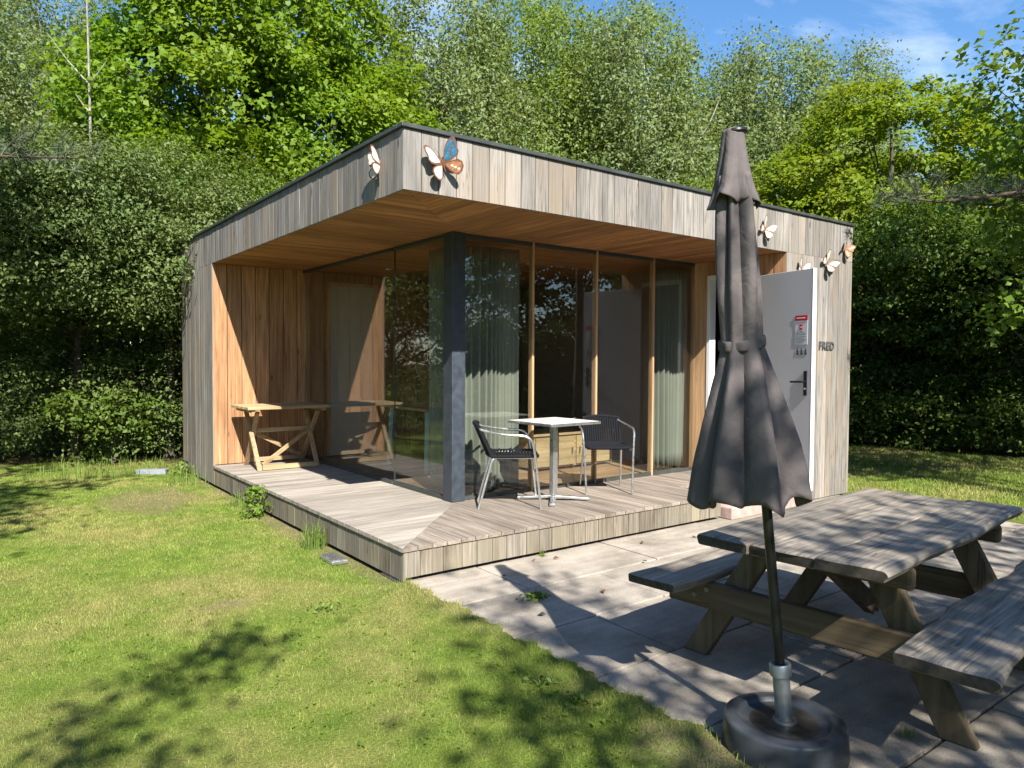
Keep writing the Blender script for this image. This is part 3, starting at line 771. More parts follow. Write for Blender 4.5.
# ------------------------------------------------------------------ folding wooden side table on the deck
t = empty('wooden_side_table', (0.65, 4.24, ZD), label='pale wooden trestle table with crossed legs against the end wall of the deck', cat='table')
b = MB()
for k in range(4): b.box(-0.49, 0.49, -0.33+0.165*k+0.003, -0.33+0.165*(k+1)-0.003, 0.70, 0.732)
b.box(-0.44, -0.40, -0.30, 0.30, 0.665, 0.699); b.box(0.40, 0.44, -0.30, 0.30, 0.665, 0.699)
b.build('tabletop', M['teak_x'], t, bevel=0.004)
for s in (-1, 1):
    xo = s*0.34
    b = MB(); b.bar((xo-0.014, -0.30, 0.0), (xo+0.02*s-0.014, 0.13, 0.665), 0.026, 0.05, up=(1,0,0)); b.build('leg', M['teak_z'], t, bevel=0.003)
    b = MB(); b.bar((xo+0.014, 0.30, 0.0), (xo+0.02*s+0.014, -0.20, 0.665), 0.026, 0.05, up=(1,0,0)); b.build('leg', M['teak_z'], t, bevel=0.003)
b = MB(); b.bar((-0.325, 0.0, 0.44), (0.325, 0.0, 0.44), 0.03, 0.05); b.build('stretcher', M['teak_x'], t, bevel=0.003)
b = MB(); b.bar((-0.32, -0.29, 0.035), (0.32, -0.29, 0.035), 0.03, 0.055); b.build('bottom_rail', M['teak_x'], t, bevel=0.003)
b = MB(); b.bar((-0.32, 0.28, 0.06), (0.32, 0.28, 0.06), 0.03, 0.05); b.build('bottom_rail', M['teak_x'], t, bevel=0.003)
b = MB(); b.bar((-0.31, -0.255, 0.06), (0.325, -0.045, 0.43), 0.026, 0.045); b.build('brace', M['teak_x'], t, bevel=0.003)
b = MB(); b.bar((0.31, 0.23, 0.09), (-0.325, 0.045, 0.42), 0.026, 0.045); b.build('brace', M['teak_x'], t, bevel=0.003)

# ------------------------------------------------------------------ cafe table and armchairs
t = empty('cafe_table', (1.93, 0.72, ZD), math.radians(3), label='square white topped cafe table on an aluminium pedestal between two armchairs', cat='table')
b = MB(); b.box(-0.29, 0.29, -0.29, 0.29, 0.708, 0.728); b.build('tabletop', simple('pale_table_top', (0.66,0.60,0.53), 0.4, 0.0, 0.12, 3), t, bevel=0.004)
b = MB(); e = 0.302
b.box(-e, e, -e, -0.2905, 0.703, 0.7275); b.box(-e, e, 0.2905, e, 0.703, 0.7275); b.box(-e, -0.2905, -0.29, 0.29, 0.703, 0.7275); b.box(0.2905, e, -0.29, 0.29, 0.703, 0.7275)
b.build('table_edge', M['alu'], t, bevel=0.004)
b = MB(); b.box(-0.028, 0.028, -0.028, 0.028, 0.03, 0.70); b.box(-0.12, 0.12, -0.12, 0.12, 0.690, 0.702); b.build('pedestal', M['alu'], t, bevel=0.006)
for k in range(4):
    a = PI/4+k*PI/2; c, s = math.cos(a), math.sin(a)
    b = MB(); b.bar((0.02*c, 0.02*s, 0.035), (0.33*c, 0.33*s, 0.018), 0.05, 0.024); b.box(0.31*c-0.015, 0.31*c+0.015, 0.31*s-0.015, 0.31*s+0.015, 0.0, 0.01)
    b.build('foot', M['alu'], t, bevel=0.005)

def rounded(pts, r=0.06, n=6):
    out = [Vector(pts[0])]
    for i in range(1, len(pts)-1):
        p = Vector(pts[i]); a = (Vector(pts[i-1])-p); c = (Vector(pts[i+1])-p)
        ra = min(r, a.length*0.48); rc = min(r, c.length*0.48)
        A = p+a.normalized()*ra; C_ = p+c.normalized()*rc
        for k in range(n+1):
            u = k/n; out.append(A*(1-u)**2+p*2*u*(1-u)+C_*u*u)
    out.append(Vector(pts[-1])); return out
def armchair(loc, rz, label):
    """faces local +x"""
    t = empty('armchair', loc, rz, label=label, cat='chair', group='armchairs at the cafe table')
    for s in (-1, 1):
        y = s*0.255
        # front leg rising into the arm and back to the top of the backrest
        b = MB(); b.tube(rounded([(0.25, s*0.24, 0.0), (0.205, y, 0.40), (0.17, s*0.275, 0.63), (-0.08, s*0.275, 0.64), (-0.265, s*0.205, 0.675), (-0.285, s*0.19, 0.69)], 0.10), 0.011, 10)
        b.build('arm', M['alu'], t, smooth=True)
        b = MB(); b.tube(rounded([(-0.285, s*0.225, 0.0), (-0.17, s*0.205, 0.42), (-0.14, s*0.20, 0.44), (0.205, s*0.225, 0.44)], 0.05), 0.011, 10); b.build('leg', M['alu'], t, smooth=True)
    # woven seat
    b = MB()
    for k in range(15):
        x = -0.165+k*0.0275
        sag = -0.014*math.sin(PI*k/14)
        b.tube([(x, -0.215, 0.452), (x, -0.12, 0.448+sag), (x, 0.12, 0.448+sag), (x, 0.215, 0.452)], 0.0125, 8)
    b.tube(rounded([(-0.18,-0.21,0.45),(0.225,-0.225,0.45),(0.225,0.225,0.45),(-0.18,0.21,0.45)], 0.05), 0.015, 8)
    b.build('seat', M['weave'], t, smooth=True)
    # woven back: upright cords between two curved bars
    def bp(u, v):   # u across -1..1, v height 0..1
        return Vector((-0.175-0.115*v-0.035*(1-u*u), u*0.205, 0.455+0.25*v+0.02*(1-u*u)*v))
    b = MB()
    for k in range(17):
        u = -0.96+k*1.92/16; b.tube([bp(u, v/5) for v in range(6)], 0.0122, 8)
    for v in (0.0, 1.0): b.tube([bp(-1+0.1*k, v) for k in range(21)], 0.017, 10)
    b.build('backrest', M['weave'], t, smooth=True)
    return t
armchair((1.50, 0.80, ZD), math.radians(-34), 'aluminium armchair with dark woven seat left of the cafe table, seen from the side')
ch = armchair((2.66, 0.80, ZD), math.radians(236), 'aluminium armchair with dark woven back behind the cafe table, facing the viewer')
ch.scale = (0.95, 0.92, 0.98)

# ------------------------------------------------------------------ picnic table
def plank(mb, u0, u1, v0, v1, z0, z1, seed, wob=0.006, rnd=0.012, seg=16, cols=6, endround=True, edge=(1,1)):
    """sawn plank along local x with eased, slightly wavy edges"""
    rs = random.Random(seed); ph = [rs.uniform(0, 6.28) for _ in range(6)]
    prof = []
    w = v1-v0; h = z1-z0
    re0 = rnd*edge[0]; re1 = rnd*edge[1]
    def arc(cx, cz, r, a0, a1): return [(cx+r*math.cos(a0+(a1-a0)*k/3), cz+r*math.sin(a0+(a1-a0)*k/3)) for k in range(4)]
    prof += arc(v0+re0, z0+rnd*.6, 1e-9+rnd*.6, PI, 1.5*PI)
    prof += arc(v1-re1, z0+rnd*.6, 1e-9+rnd*.6, 1.5*PI, 2*PI)
    prof += arc(v1-re1, z1-min(re1, h*0.45), min(re1, h*0.45), 0, PI/2)
    for k in range(1, cols): prof.append((v1-re1+(v0+re0-v1+re1)*k/cols, z1))
    prof += arc(v0+re0, z1-min(re0, h*0.45), min(re0, h*0.45), PI/2, PI)
    n = len(prof); b0 = len(mb.v)
    for i in range(seg+1):
        u = u0+(u1-u0)*i/seg
        e = 1.0
        shrink = 0.0
        if i in (0, seg): shrink = 0.006
        du = 0.008 if i == 1 else (-0.008-(u1-u0)/seg*0 if i == seg-1 else 0)
        if i == 1: u = u0+0.012
        if i == seg-1: u = u1-0.012
        for k, (v, z) in enumerate(prof):
            ev = wob*(math.sin(5*u+ph[0])+0.6*math.sin(13*u+ph[1]))*((v-v0)/w) + wob*(math.sin(6*u+ph[2])+0.5*math.sin(15*u+ph[3]))*(1-(v-v0)/w)
            zz = z + 0.0035*math.sin(3.1*u+ph[4]+4*v)
            vc, zc = (v0+v1)/2, (z0+z1)/2
            mb.v.append((u+0.006*math.sin(21*v+ph[5])*(1 if i in (0, seg) else 0), v+ev-(v-vc)*shrink*3, zz-(zz-zc)*shrink*30))
    for i in range(seg):
        for k in range(n):
            mb.f.append((b0+i*n+k, b0+i*n+(k+1)%n, b0+(i+1)*n+(k+1)%n, b0+(i+1)*n+k)); mb.mi.append(0)
    mb.f.append(tuple(b0+k for k in reversed(range(n)))); mb.mi.append(1)
    e_ = b0+seg*n; mb.f.append(tuple(e_+k for k in range(n))); mb.mi.append(1)
PT = empty('picnic_table', (0.33, -2.62, 0.018), math.radians(5.0), label='weathered grey wooden picnic table with attached benches on the patio', cat='picnic table')
b = MB()
plank(b, 0.0, 1.84, -0.435, -0.147, 0.685, 0.735, 1, edge=(3.0,0.6), wob=0.007)
plank(b, 0.003, 1.835, -0.142, 0.142, 0.685, 0.732, 2, edge=(0.6,0.6), wob=0.0015)
plank(b, -0.003, 1.845, 0.146, 0.40, 0.685, 0.734, 3, edge=(0.6,1.2), wob=0.003)
b.build('tabletop', [M['grey_x'], M['endgrain']], PT, smooth=True, angle=50)
for s, sd in ((1, 4), (-1, 5)):
    b = MB()
    if s > 0: plank(b, 0.04, 1.84, 0.545, 0.815, 0.405, 0.45, sd, edge=(0.8,0.8), wob=0.009)
    else: plank(b, -0.03, 1.88, -0.785, -0.435, 0.405, 0.46, sd, edge=(3.0,0.9), wob=0.016)
    b.build('bench', [M['grey_x'], M['endgrain']], PT, smooth=True, angle=50)
for u in (0.36, 1.50):
    io = 1 if u < 1 else -1
    b = MB(); b.bar((u, -0.70, 0.335), (u, 0.79, 0.335), 0.05, 0.135); bm_ = b.build('cross_beam', M['brown_y'], PT, bevel=0.008)
    for v in (-0.55, -0.48, 0.63, 0.56):
        b = MB(); z = 0.345 + (0.022 if abs(v) < 0.6 else -0.02)
        b.tube([(u-io*0.024, v, z), (u-io*0.033, v, z)], [0.017, 0.012], 10); b.build('bolt', M['bolt'], bm_, smooth=True)
    b = MB(); b.bar((u-io*0.02, -0.40, 0.635), (u-io*0.02, 0.40, 0.635), 0.055, 0.095); b.build('batten', M['brown_y'], PT, bevel=0.02)
    for s in (-1, 1):
        b = MB(); b.bar((u+io*0.058, s*0.675, -0.004), (u+io*0.058, s*0.22, 0.682), 0.05, 0.12, up=(1,0,0)) if False else None
        # slanted leg cut level at foot and top
        hw = 0.068; x0, x1 = u+io*0.034, u+io*0.086
        if x0 > x1: x0, x1 = x1, x0
        vs = []
        for x in (x0, x1):
            vs += [(x, 0.06+s*(0.61-hw), 0.0), (x, 0.06+s*(0.61+hw), 0.0), (x, 0.03+s*(0.23+hw), 0.683), (x, 0.03+s*(0.23-hw), 0.683)]
        b.add(vs, [(0,1,2,3),(7,6,5,4),(0,4,5,1),(1,5,6,2),(2,6,7,3),(3,7,4,0)]); b.build('leg', M['brown_z'], PT, bevel=0.007)
b = MB(); b.bar((0.45, 0, 0.60), (0.93, 0, 0.30), 0.05, 0.09); b.bar((1.41, 0, 0.60), (0.93, 0, 0.30), 0.05, 0.09)
b.build('brace', M['brown_y'], PT, bevel=0.006)

# ------------------------------------------------------------------ parasol and its base
PBX, PBY = 0.20, -2.735
pb = empty('parasol_base', (PBX, PBY, 0.018), label='round dark grey weighted parasol base with steel tube on the patio', cat='parasol base')
b = MB(); b.lathe([(0.233,0.0),(0.236,0.010),(0.230,0.106),(0.227,0.114),(0.220,0.119),(0.181,0.121),(0.174,0.118),(0.167,0.105),(0.161,0.101),(0.06,0.106),(0.0005,0.107)], 64)
b.build('drum', M['poly'], pb, smooth=True, angle=40)
lean = 0.100
PSH = Rr*(lean*0.115)
par = empty('closed_parasol', (PBX+PSH.x, PBY+PSH.y, 0.018), label='furled taupe grey parasol leaning slightly in its round base', cat='parasol')
axis = (Vector((0,0,1)) - Rr*lean).normalized()
par.rotation_mode = 'QUATERNION'; par.rotation_quaternion = Vector((0,0,1)).rotation_difference(axis)
b = MB(); b.lathe([(0.032,0.10),(0.0318,0.30),(0.022,0.30),(0.022,0.12)], 28); tb = b.build('tube', M['steel'], pb, smooth=True)
b = MB(); b.lathe([(0.034,0.288),(0.041,0.292),(0.041,0.332),(0.037,0.338),(0.030,0.338),(0.023,0.330),(0.023,0.302)], 28); cb = b.build('collar', M['steel'], pb, smooth=True)
for o in (tb, cb):
    o.location = (PSH.x, PSH.y, 0); o.rotation_mode = 'QUATERNION'; o.rotation_quaternion = par.rotation_quaternion
b = MB(); b.lathe([(0.0325,0.1075),(0.046,0.1075),(0.044,0.115),(0.034,0.119)], 24); b.build('weld', M['bolt'], pb, smooth=True)
b = MB(); b.lathe([(0.13,0.1038),(0.11,0.1052),(0.048,0.1076)], 48); b.build('dirt', M['dirt'], pb, smooth=True)

b = MB(); b.tube([(0,0,0.12),(0,0,2.38)], 0.0195, 16); b.build('pole', M['black'], par, smooth=True)
def interp(x, xs, ys): return float(np.interp(x, xs, ys))
def hang(z): return interp(z, [0.95,1.5,2.1,2.4], [0.070,0.045,0.026,0.008])
def cloth(name, z_top, z_bot, Rz, Ra, folds, ph, hem, twist, nv=60, nu=176, thick=0.003, tuck=None):
    V = []; Fc = []
    for j in range(nv+1):
        t = j/nv; z = z_top+(z_bot-z_top)*t
        R = interp(z, *Rz); A = interp(z, *Ra)
        for i in range(nu):
            a = 2*PI*i/nu
            aa = a + twist*t
            q = folds*aa+ph
            f = (2/PI)*math.asin(0.985*math.sin(q+0.5*math.sin(3*t)+0.4*math.sin(2*aa)))*0.62+0.16*(2/PI)*math.asin(0.97*math.sin(13*aa+2.0+3*t))*(t**1.5)+0.10*math.sin(2*q+1.3+2*t)+0.22*math.sin((folds-3)*aa+1.7)+0.14*math.sin(3*aa+4*t)
            r = R*(1+A*f)
            zz = z
            if t > 0.8:
                k = (t-0.8)/0.2; zz = z + hem*k*(math.sin(2*aa+0.6)*0.5+0.9*(2/PI)*math.asin(0.98*math.sin(q+0.5*math.sin(3*t)+0.9))+0.3*math.sin(5*aa))
            off = hang(z)
            V.append((r*math.cos(a)-0.8*off, r*math.sin(a)+0.6*off, zz))
    for j in range(nv):
        for i in range(nu):
            Fc.append((j*nu+i, j*nu+(i+1)%nu, (j+1)*nu+(i+1)%nu, (j+1)*nu+i))
    me = bpy.data.meshes.new(name); me.from_pydata(V, [], Fc); me.materials.append(M['canvas'])
    me.polygons.foreach_set('use_smooth', [True]*len(me.polygons))
    o = link(bpy.data.objects.new(name, me), par); md = o.modifiers.new('thick', 'SOLIDIFY'); md.thickness = thick; md.offset = -1
    return o
cloth('canopy', 2.23, 0.99, ([0.98,1.10,1.3,1.5,1.58,1.62,1.8,2.1,2.25], [0.190,0.174,0.137,0.093,0.075,0.074,0.076,0.062,0.050]),
      ([0.98,1.2,1.45,1.58,1.64,2.0,2.27], [0.34,0.44,0.36,0.16,0.18,0.46,0.46]), 7, 0.4, 0.032, 0.5)
cloth('vent_cap', 2.405, 2.125, ([2.12,2.2,2.3,2.405], [0.086,0.066,0.050,0.036]), ([2.12,2.2,2.3,2.405], [0.42,0.30,0.16,0.05]), 5, 2.2, 0.035, 0.2, nv=24, nu=140)
b = MB(); b.lathe([(0.001,2.407),(0.034,2.407),(0.045,2.401),(0.046,2.393),(0.04,2.385)], 28); b.build('top_cap', M['black'], par, smooth=True)
# tie strap
V = []; Fc = []; nu = 120
for j, z in enumerate((1.572, 1.58, 1.606, 1.614)):
    for i in range(nu):
        a = 2*PI*i/nu; q = 8*(a+0.5*0.52)+0.4
        r = 0.082*(1+0.05*math.sin(q)) + (0.0 if j in (0, 3) else 0.003)
        V.append((r*math.cos(a)-0.8*hang(z), r*math.sin(a)+0.6*hang(z), z+0.012*math.cos(a-0.5)))
for j in range(3):
    for i in range(nu): Fc.append((j*nu+i, j*nu+(i+1)%nu, (j+1)*nu+(i+1)%nu, (j+1)*nu+i))
me = bpy.data.meshes.new('strap'); me.from_pydata(V, [], Fc); me.materials.append(M['canvas']); me.polygons.foreach_set('use_smooth', [True]*len(Fc))
o = link(bpy.data.objects.new('strap', me), par); md = o.modifiers.new('thick', 'SOLIDIFY'); md.thickness = 0.003
for k in range(8):
    a = 2*PI*k/8+0.2; c, s = math.cos(a), math.sin(a)
    b = MB(); b.tube([(0.03*c,0.03*s,1.95),(0.045*c-.036,0.045*s+.027,1.55),(0.09*c-.055,0.09*s+.041,1.08)], 0.008, 6); b.build('rib', M['black'], par)

# ------------------------------------------------------------------ butterflies on the boards
FORE = [(0.0,0.0),(0.015,0.05),(0.04,0.115),(0.075,0.165),(0.11,0.185),(0.13,0.175),(0.132,0.14),(0.122,0.10),(0.128,0.06),(0.11,0.028),(0.06,0.008)]
HIND = [(0.0,0.0),(0.06,0.006),(0.105,0.0),(0.128,-0.03),(0.125,-0.07),(0.105,-0.105),(0.075,-0.122),(0.05,-0.105),(0.03,-0.07),(0.012,-0.03)]
def shrink(poly, k, dx=0.0, dy=0.0):
    cx = sum(p[0] for p in poly)/len(poly); cy = sum(p[1] for p in poly)/len(poly)
    return [(cx+(x-cx)*k+dx, cy+(y-cy)*k+dy) for x, y in poly]
def butterfly(loc, facing, roll, size, colours, label, open_=(32, 32)):
    """facing: rotation about z so that local +z of the wall frame points out of the wall"""
    t = empty('wall_butterfly', loc, 0, label=label, cat='butterfly ornament', group='metal butterflies on the cabin boards')
    t.rotation_euler = (Matrix.Rotation(facing, 4, 'Z') @ Matrix.Rotation(PI/2, 4, 'X') @ Matrix.Rotation(roll, 4, 'Z')).to_euler()
    t.scale = (size,)*3
    for s, op, cols in ((-1, open_[0], colours[0]), (1, open_[1], colours[1])):
        Rm = Matrix.Rotation(-s*math.radians(op), 4, 'Y') @ Matrix.Scale(s*1.25, 4, (1,0,0))
        Rm = Matrix.Translation((s*0.006, 0, 0.03)) @ Rm
        for poly, nm, col in ((FORE, 'forewing', cols[0]), (HIND, 'hindwing', cols[1])):
            b = MB(); b.prism(poly, Rm, 0.004, 0); w = b.build(nm, M['rust'], t)
            b = MB(); b.prism(shrink(poly, 0.80), Rm @ Matrix.Translation((0,0,-0.0015)), 0.0072, 0)
            b.build('wing_panel', M[col], w)
            if col in ('blue', 'orange'):
                b = MB()
                for k in range(3):
                    p = shrink(poly, 0.17, 0.02-0.018*k, (0.04-0.035*k)*(1 if poly is FORE else -0.6)); b.prism(p, Rm @ Matrix.Translation((0,0,-0.0025)), 0.0094, 0)
                b.build('wing_spot', M['rust' if col == 'blue' else 'cream'], w)
    b = MB(); b.tube([(0,-0.07,0.03),(0,-0.03,0.034),(0,0.02,0.036),(0,0.05,0.034),(0,0.065,0.032)], [0.003,0.007,0.009,0.008,0.005], 10)
    b.build('body', M['rust'], t, smooth=True)
    for s in (-1, 1):
        b = MB(); b.tube([(s*0.003,0.06,0.034),(s*0.02,0.11,0.045),(s*0.035,0.14,0.05)], 0.0015, 6); b.build('antenna', M['rust'], t)
    return t
cr = ('cream', 'cream')
butterfly((0.285, -0.006, 2.868), 0.0, math.radians(24), 0.82, (cr, ('blue', 'orange')), 'large metal butterfly with one cream and one blue wing right of the roof corner', (20, 42))
butterfly((-0.006, 0.28, 2.87), -PI/2, math.radians(8), 0.66, (cr, cr), 'cream metal butterfly on the left fascia near the roof corner', (25, 62))
butterfly((4.02, -0.006, 2.84), 0.0, math.radians(-35), 0.62, (cr, cr), 'white metal butterfly on the fascia half behind the parasol top', (20, 40))
butterfly((4.68, -0.006, 2.50), 0.0, math.radians(-20), 0.55, (cr, cr), 'white metal butterfly peeking over the top edge of the open door', (20, 40))
butterfly((5.17, -0.006, 2.60), 0.0, math.radians(-50), 0.68, (cr, cr), 'white metal butterfly on the boards right of the open door, above the lettering', (15, 45))
butterfly((5.53, -0.006, 2.80), 0.0, math.radians(-40), 0.66, (('cream','cream'), ('orange','orange')), 'orange and white metal butterfly by the right hand corner of the cabin', (35, 30))

# ------------------------------------------------------------------ small things on the ground
t = empty('ground_vent', (-0.13, 0.86, 0.0), math.radians(88), label='small pale metal cover lying on the lawn beside the deck skirt', cat='cover')
b = MB(); b.box(-0.13, 0.13, -0.065, 0.065, 0.0, 0.028); b.build('frame', M['alu'], t, bevel=0.004)
b = MB()
for k in range(7): b.box(-0.115, 0.115, -0.052+0.015*k, -0.043+0.015*k, 0.0285, 0.034)
b.build('grille', M['alu'], t)
b = MB(); b.box(-0.19, 0.19, -0.06, 0.06, 0, 0.07)
o = b.build('stone_block', M['slate'], bevel=0.008, loc=(-0.40, 6.2, -0.005)); o.rotation_euler = (0,0,math.radians(-32)); tag(o, 'grey stone block lying on the lawn by the left corner of the cabin', 'block')

# ------------------------------------------------------------------ vegetation
def leafquads(P, Nrm, size, asp=0.55, fold=0.18, jitter=0.35):
    n = len(P)
    Nrm = Nrm/np.maximum(np.linalg.norm(Nrm, axis=1, keepdims=True), 1e-6)
    T = rng.normal(size=(n, 3)); T -= Nrm*np.sum(T*Nrm, 1, keepdims=True); T /= np.maximum(np.linalg.norm(T, axis=1, keepdims=True), 1e-6)
    B = np.cross(Nrm, T); s = (size*rng.uniform(1-jitter, 1+jitter, n))[:, None]
    p0 = P-T*s*0.5; p2 = P+T*s*0.5-Nrm*s*0.08; m = P-T*s*0.05
    p1 = m+B*s*asp*0.5+Nrm*s*fold; p3 = m-B*s*asp*0.5+Nrm*s*fold
    V = np.stack([p0, p1, p2, p3], 1).reshape(-1, 3)
    return V, np.arange(4*n).reshape(-1, 4)

def crown_clusters(lobes, n, shell=0.55):
    """cluster centres spread through ellipsoid lobes, denser towards the outside"""
    vol = np.array([l[3]*l[4]*l[5] for l in lobes])**0.75; vol /= vol.sum()
    k = rng.choice(len(lobes), n, p=vol); Lb = np.array(lobes)[k]
    d = rng.normal(size=(n, 3)); d /= np.linalg.norm(d, axis=1, keepdims=True)
    r = np.where(rng.uniform(size=n) < shell, rng.uniform(0.78, 1.05, n), rng.uniform(0.2, 1, n)**(1/2.2))
    C = Lb[:, :3]+d*r[:, None]*Lb[:, 3:6]
    return C, d
def crown(name, lobes, ncl, per, crad, size, mat, flat=0.6, droop=0.0, up=0.8, shell=0.55, zmin=0.0, asp=0.55, minr=0.35):
    C, D = crown_clusters(lobes, ncl, shell)
    ok = C[:, 2] > zmin; C, D = C[ok], D[ok]; ncl = len(C)
    cr_ = crad*rng.uniform(minr, 1.25, ncl)*1.0
    cnt = np.maximum(4, (per*(cr_/crad)**2).astype(int)); idx = np.repeat(np.arange(ncl), cnt)
    q = rng.normal(size=(len(idx), 3))*np.array([0.5, 0.5, 0.5*flat])
    if droop:
        q[:, 2] -= np.abs(rng.normal(size=len(idx)))*droop
        sx = 1/(1+0.8*np.abs(q[:, 2])); q[:, 0] *= sx; q[:, 1] *= sx
    P = C[idx]+q*cr_[idx][:, None]
    # tilt every cluster outward so it reads as a spray
    P[:, 2] -= 0.35*np.sum(q[:, :2]*D[idx][:, :2], 1)*cr_[idx]
    Nn = rng.normal(size=P.shape)*0.55+np.array([0, 0, up])+D[idx]*0.5
    ok = P[:, 2] > max(zmin*0.5, 0.03); P, Nn = P[ok], Nn[ok]
    V, Fq = leafquads(P, Nn, size, asp)
    return V, Fq, C
def limbs(mb, base, top, r0, C, nlimb, rl=0.05, wander=0.12):
    base, top = Vector(base), Vector(top); n = 8; pts = []; rs = []
    for i in range(n+1):
        u = i/n; p = base.lerp(top, u)+Vector((math.sin(u*5+base.x)*wander*u, math.cos(u*4+base.y)*wander*u, 0)); pts.append(p); rs.append(max(r0*(1-0.85*u), 0.012))
    mb.tube(pts, rs, 9)
    for k in rng.choice(len(C), min(nlimb, len(C)), replace=False):
        e = Vector(C[k]); u = min(0.92, max(0.25, (e.z-base.z)/(top.z-base.z)*0.75)); a = pts[int(u*n)]
        m = a.lerp(e, 0.5)+Vector((0, 0, -0.06*(e-a).length)); m2 = a.lerp(e, 0.78)+Vector((rng.normal()*0.08, rng.normal()*0.08, 0.0))
        r = max(0.01, min(rl, rs[int(u*n)]*0.55)); mb.tube([a, m, m2, e], [r, r*0.65, r*0.4, r*0.15], 6)
def tree(name, label, base, height, lobes, ncl, per, crad, size, mat, bark, r0=0.16, nlimb=30, cat='tree', group=None, lean=(0,0), rl=0.05, **kw):
    """lobes relative to base"""
    base = Vector(base)
    t = empty(name, base, label=label, cat=cat, group=group)
    V, Fq, C = crown(name, lobes, ncl, per, crad, size, mat, **kw)
    link(bpy.data.objects.new('crown', np_mesh('crown', V, Fq, mat)), t)
    b = MB(); limbs(b, (0,0,-0.05), (lean[0], lean[1], height*0.8), r0, C, nlimb, rl)
    b.build('trunk', bark, t, smooth=True, angle=80)
    return t

G = {}
G['maple'] = leaf_mat('maple_leaves', (0.10,0.18,0.014), (0.16,0.265,0.022), (0.22,0.33,0.04), 0.48, 0.35)
G['lime'] = leaf_mat('bright_leaves', (0.13,0.195,0.014), (0.19,0.27,0.024), (0.25,0.33,0.04), 0.48, 0.3)
G['birch'] = leaf_mat('birch_leaves', (0.13,0.19,0.065), (0.178,0.24,0.09), (0.24,0.30,0.14), 0.42, 0.35)
G['birch2'] = leaf_mat('birch_leaves_fresh', (0.12,0.19,0.036), (0.165,0.24,0.05), (0.22,0.295,0.08), 0.44, 0.35)
G['hedge'] = leaf_mat('hedge_leaves', (0.08,0.125,0.035), (0.125,0.18,0.052), (0.19,0.245,0.09), 0.32, 0.3)
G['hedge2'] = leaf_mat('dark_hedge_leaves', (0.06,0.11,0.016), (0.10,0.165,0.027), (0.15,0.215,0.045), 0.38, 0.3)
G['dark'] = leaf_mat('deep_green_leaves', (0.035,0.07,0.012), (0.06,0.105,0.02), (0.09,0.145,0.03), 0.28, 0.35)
G['fresh'] = leaf_mat('fresh_leaves', (0.10,0.19,0.02), (0.15,0.25,0.03), (0.19,0.30,0.05), 0.45, 0.3)
G['needle'] = leaf_mat('pine_needles', (0.06,0.09,0.05), (0.095,0.13,0.07), (0.15,0.185,0.10), 0.1, 0.3)
G['weed'] = leaf_mat('weed_leaves', (0.11,0.18,0.035), (0.15,0.23,0.045), (0.21,0.29,0.07), 0.35, 0.3)

# --- hedge shrubs on the left
def shrub(label, px, d, w, h, ncl, per, mat, size=0.055, over=1.0, lobes=None, name='hedge_shrub', group='shrubs of the left hedge', **kw):
    p = place(px, d)
    if lobes is None:
        o = over
        lobes = [(0.2,0.40,h*0.22,w*0.54,w*0.44,h*0.27),(-0.2*o,-0.6*o,h*0.70,w*0.55,w*0.50,h*0.29),(-0.3*w-0.3*o,-0.2*w-0.7*o,h*0.80,w*0.36,w*0.34,h*0.17),
                 (0.28*w-0.2*o,-0.1*w-0.8*o,h*0.72,w*0.34,w*0.34,h*0.16),(0.05*w-0.3*o,-0.15*w-o,h*0.60,w*0.34,w*0.3,h*0.13)]
    return tree(name, label, p, h, lobes, int(ncl*1.7), per, 0.32, size, mat, M['bark'], r0=0.09, nlimb=24, cat='shrub', group=group, rl=0.03, zmin=0.12, up=0.6, flat=0.5, shell=0.72, **kw)
shrub('tall dense shrub at the left edge of the picture', -30, 10.6, 2.9, 4.6, 520, 85, G['hedge'])
shrub('tall grey green shrub left of the cabin, second from the picture edge', 75, 10.8, 2.8, 4.7, 520, 85, G['hedge'])
shrub('tall shrub touching the left corner of the cabin', 168, 11.1, 2.5, 4.6, 480, 85, G['hedge'])
shrub('dark shrub rising behind the left roof edge of the cabin', 240, 13.0, 3.0, 5.0, 420, 85, G['hedge2'])
shrub('shrub with larger leaves low in front of the left hedge', 112, 10.6, 1.2, 1.1, 60, 40, G['hedge2'], size=0.085, over=0.1)

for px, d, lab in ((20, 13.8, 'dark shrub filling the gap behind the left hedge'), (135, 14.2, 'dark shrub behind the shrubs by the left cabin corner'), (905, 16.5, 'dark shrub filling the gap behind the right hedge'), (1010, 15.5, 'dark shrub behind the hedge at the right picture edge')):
    shrub(lab, px, d, 2.8, 3.2, 200, 70, G['dark'], size=0.10, over=0.0, group='shrubs behind the hedges', name='dark_shrub')

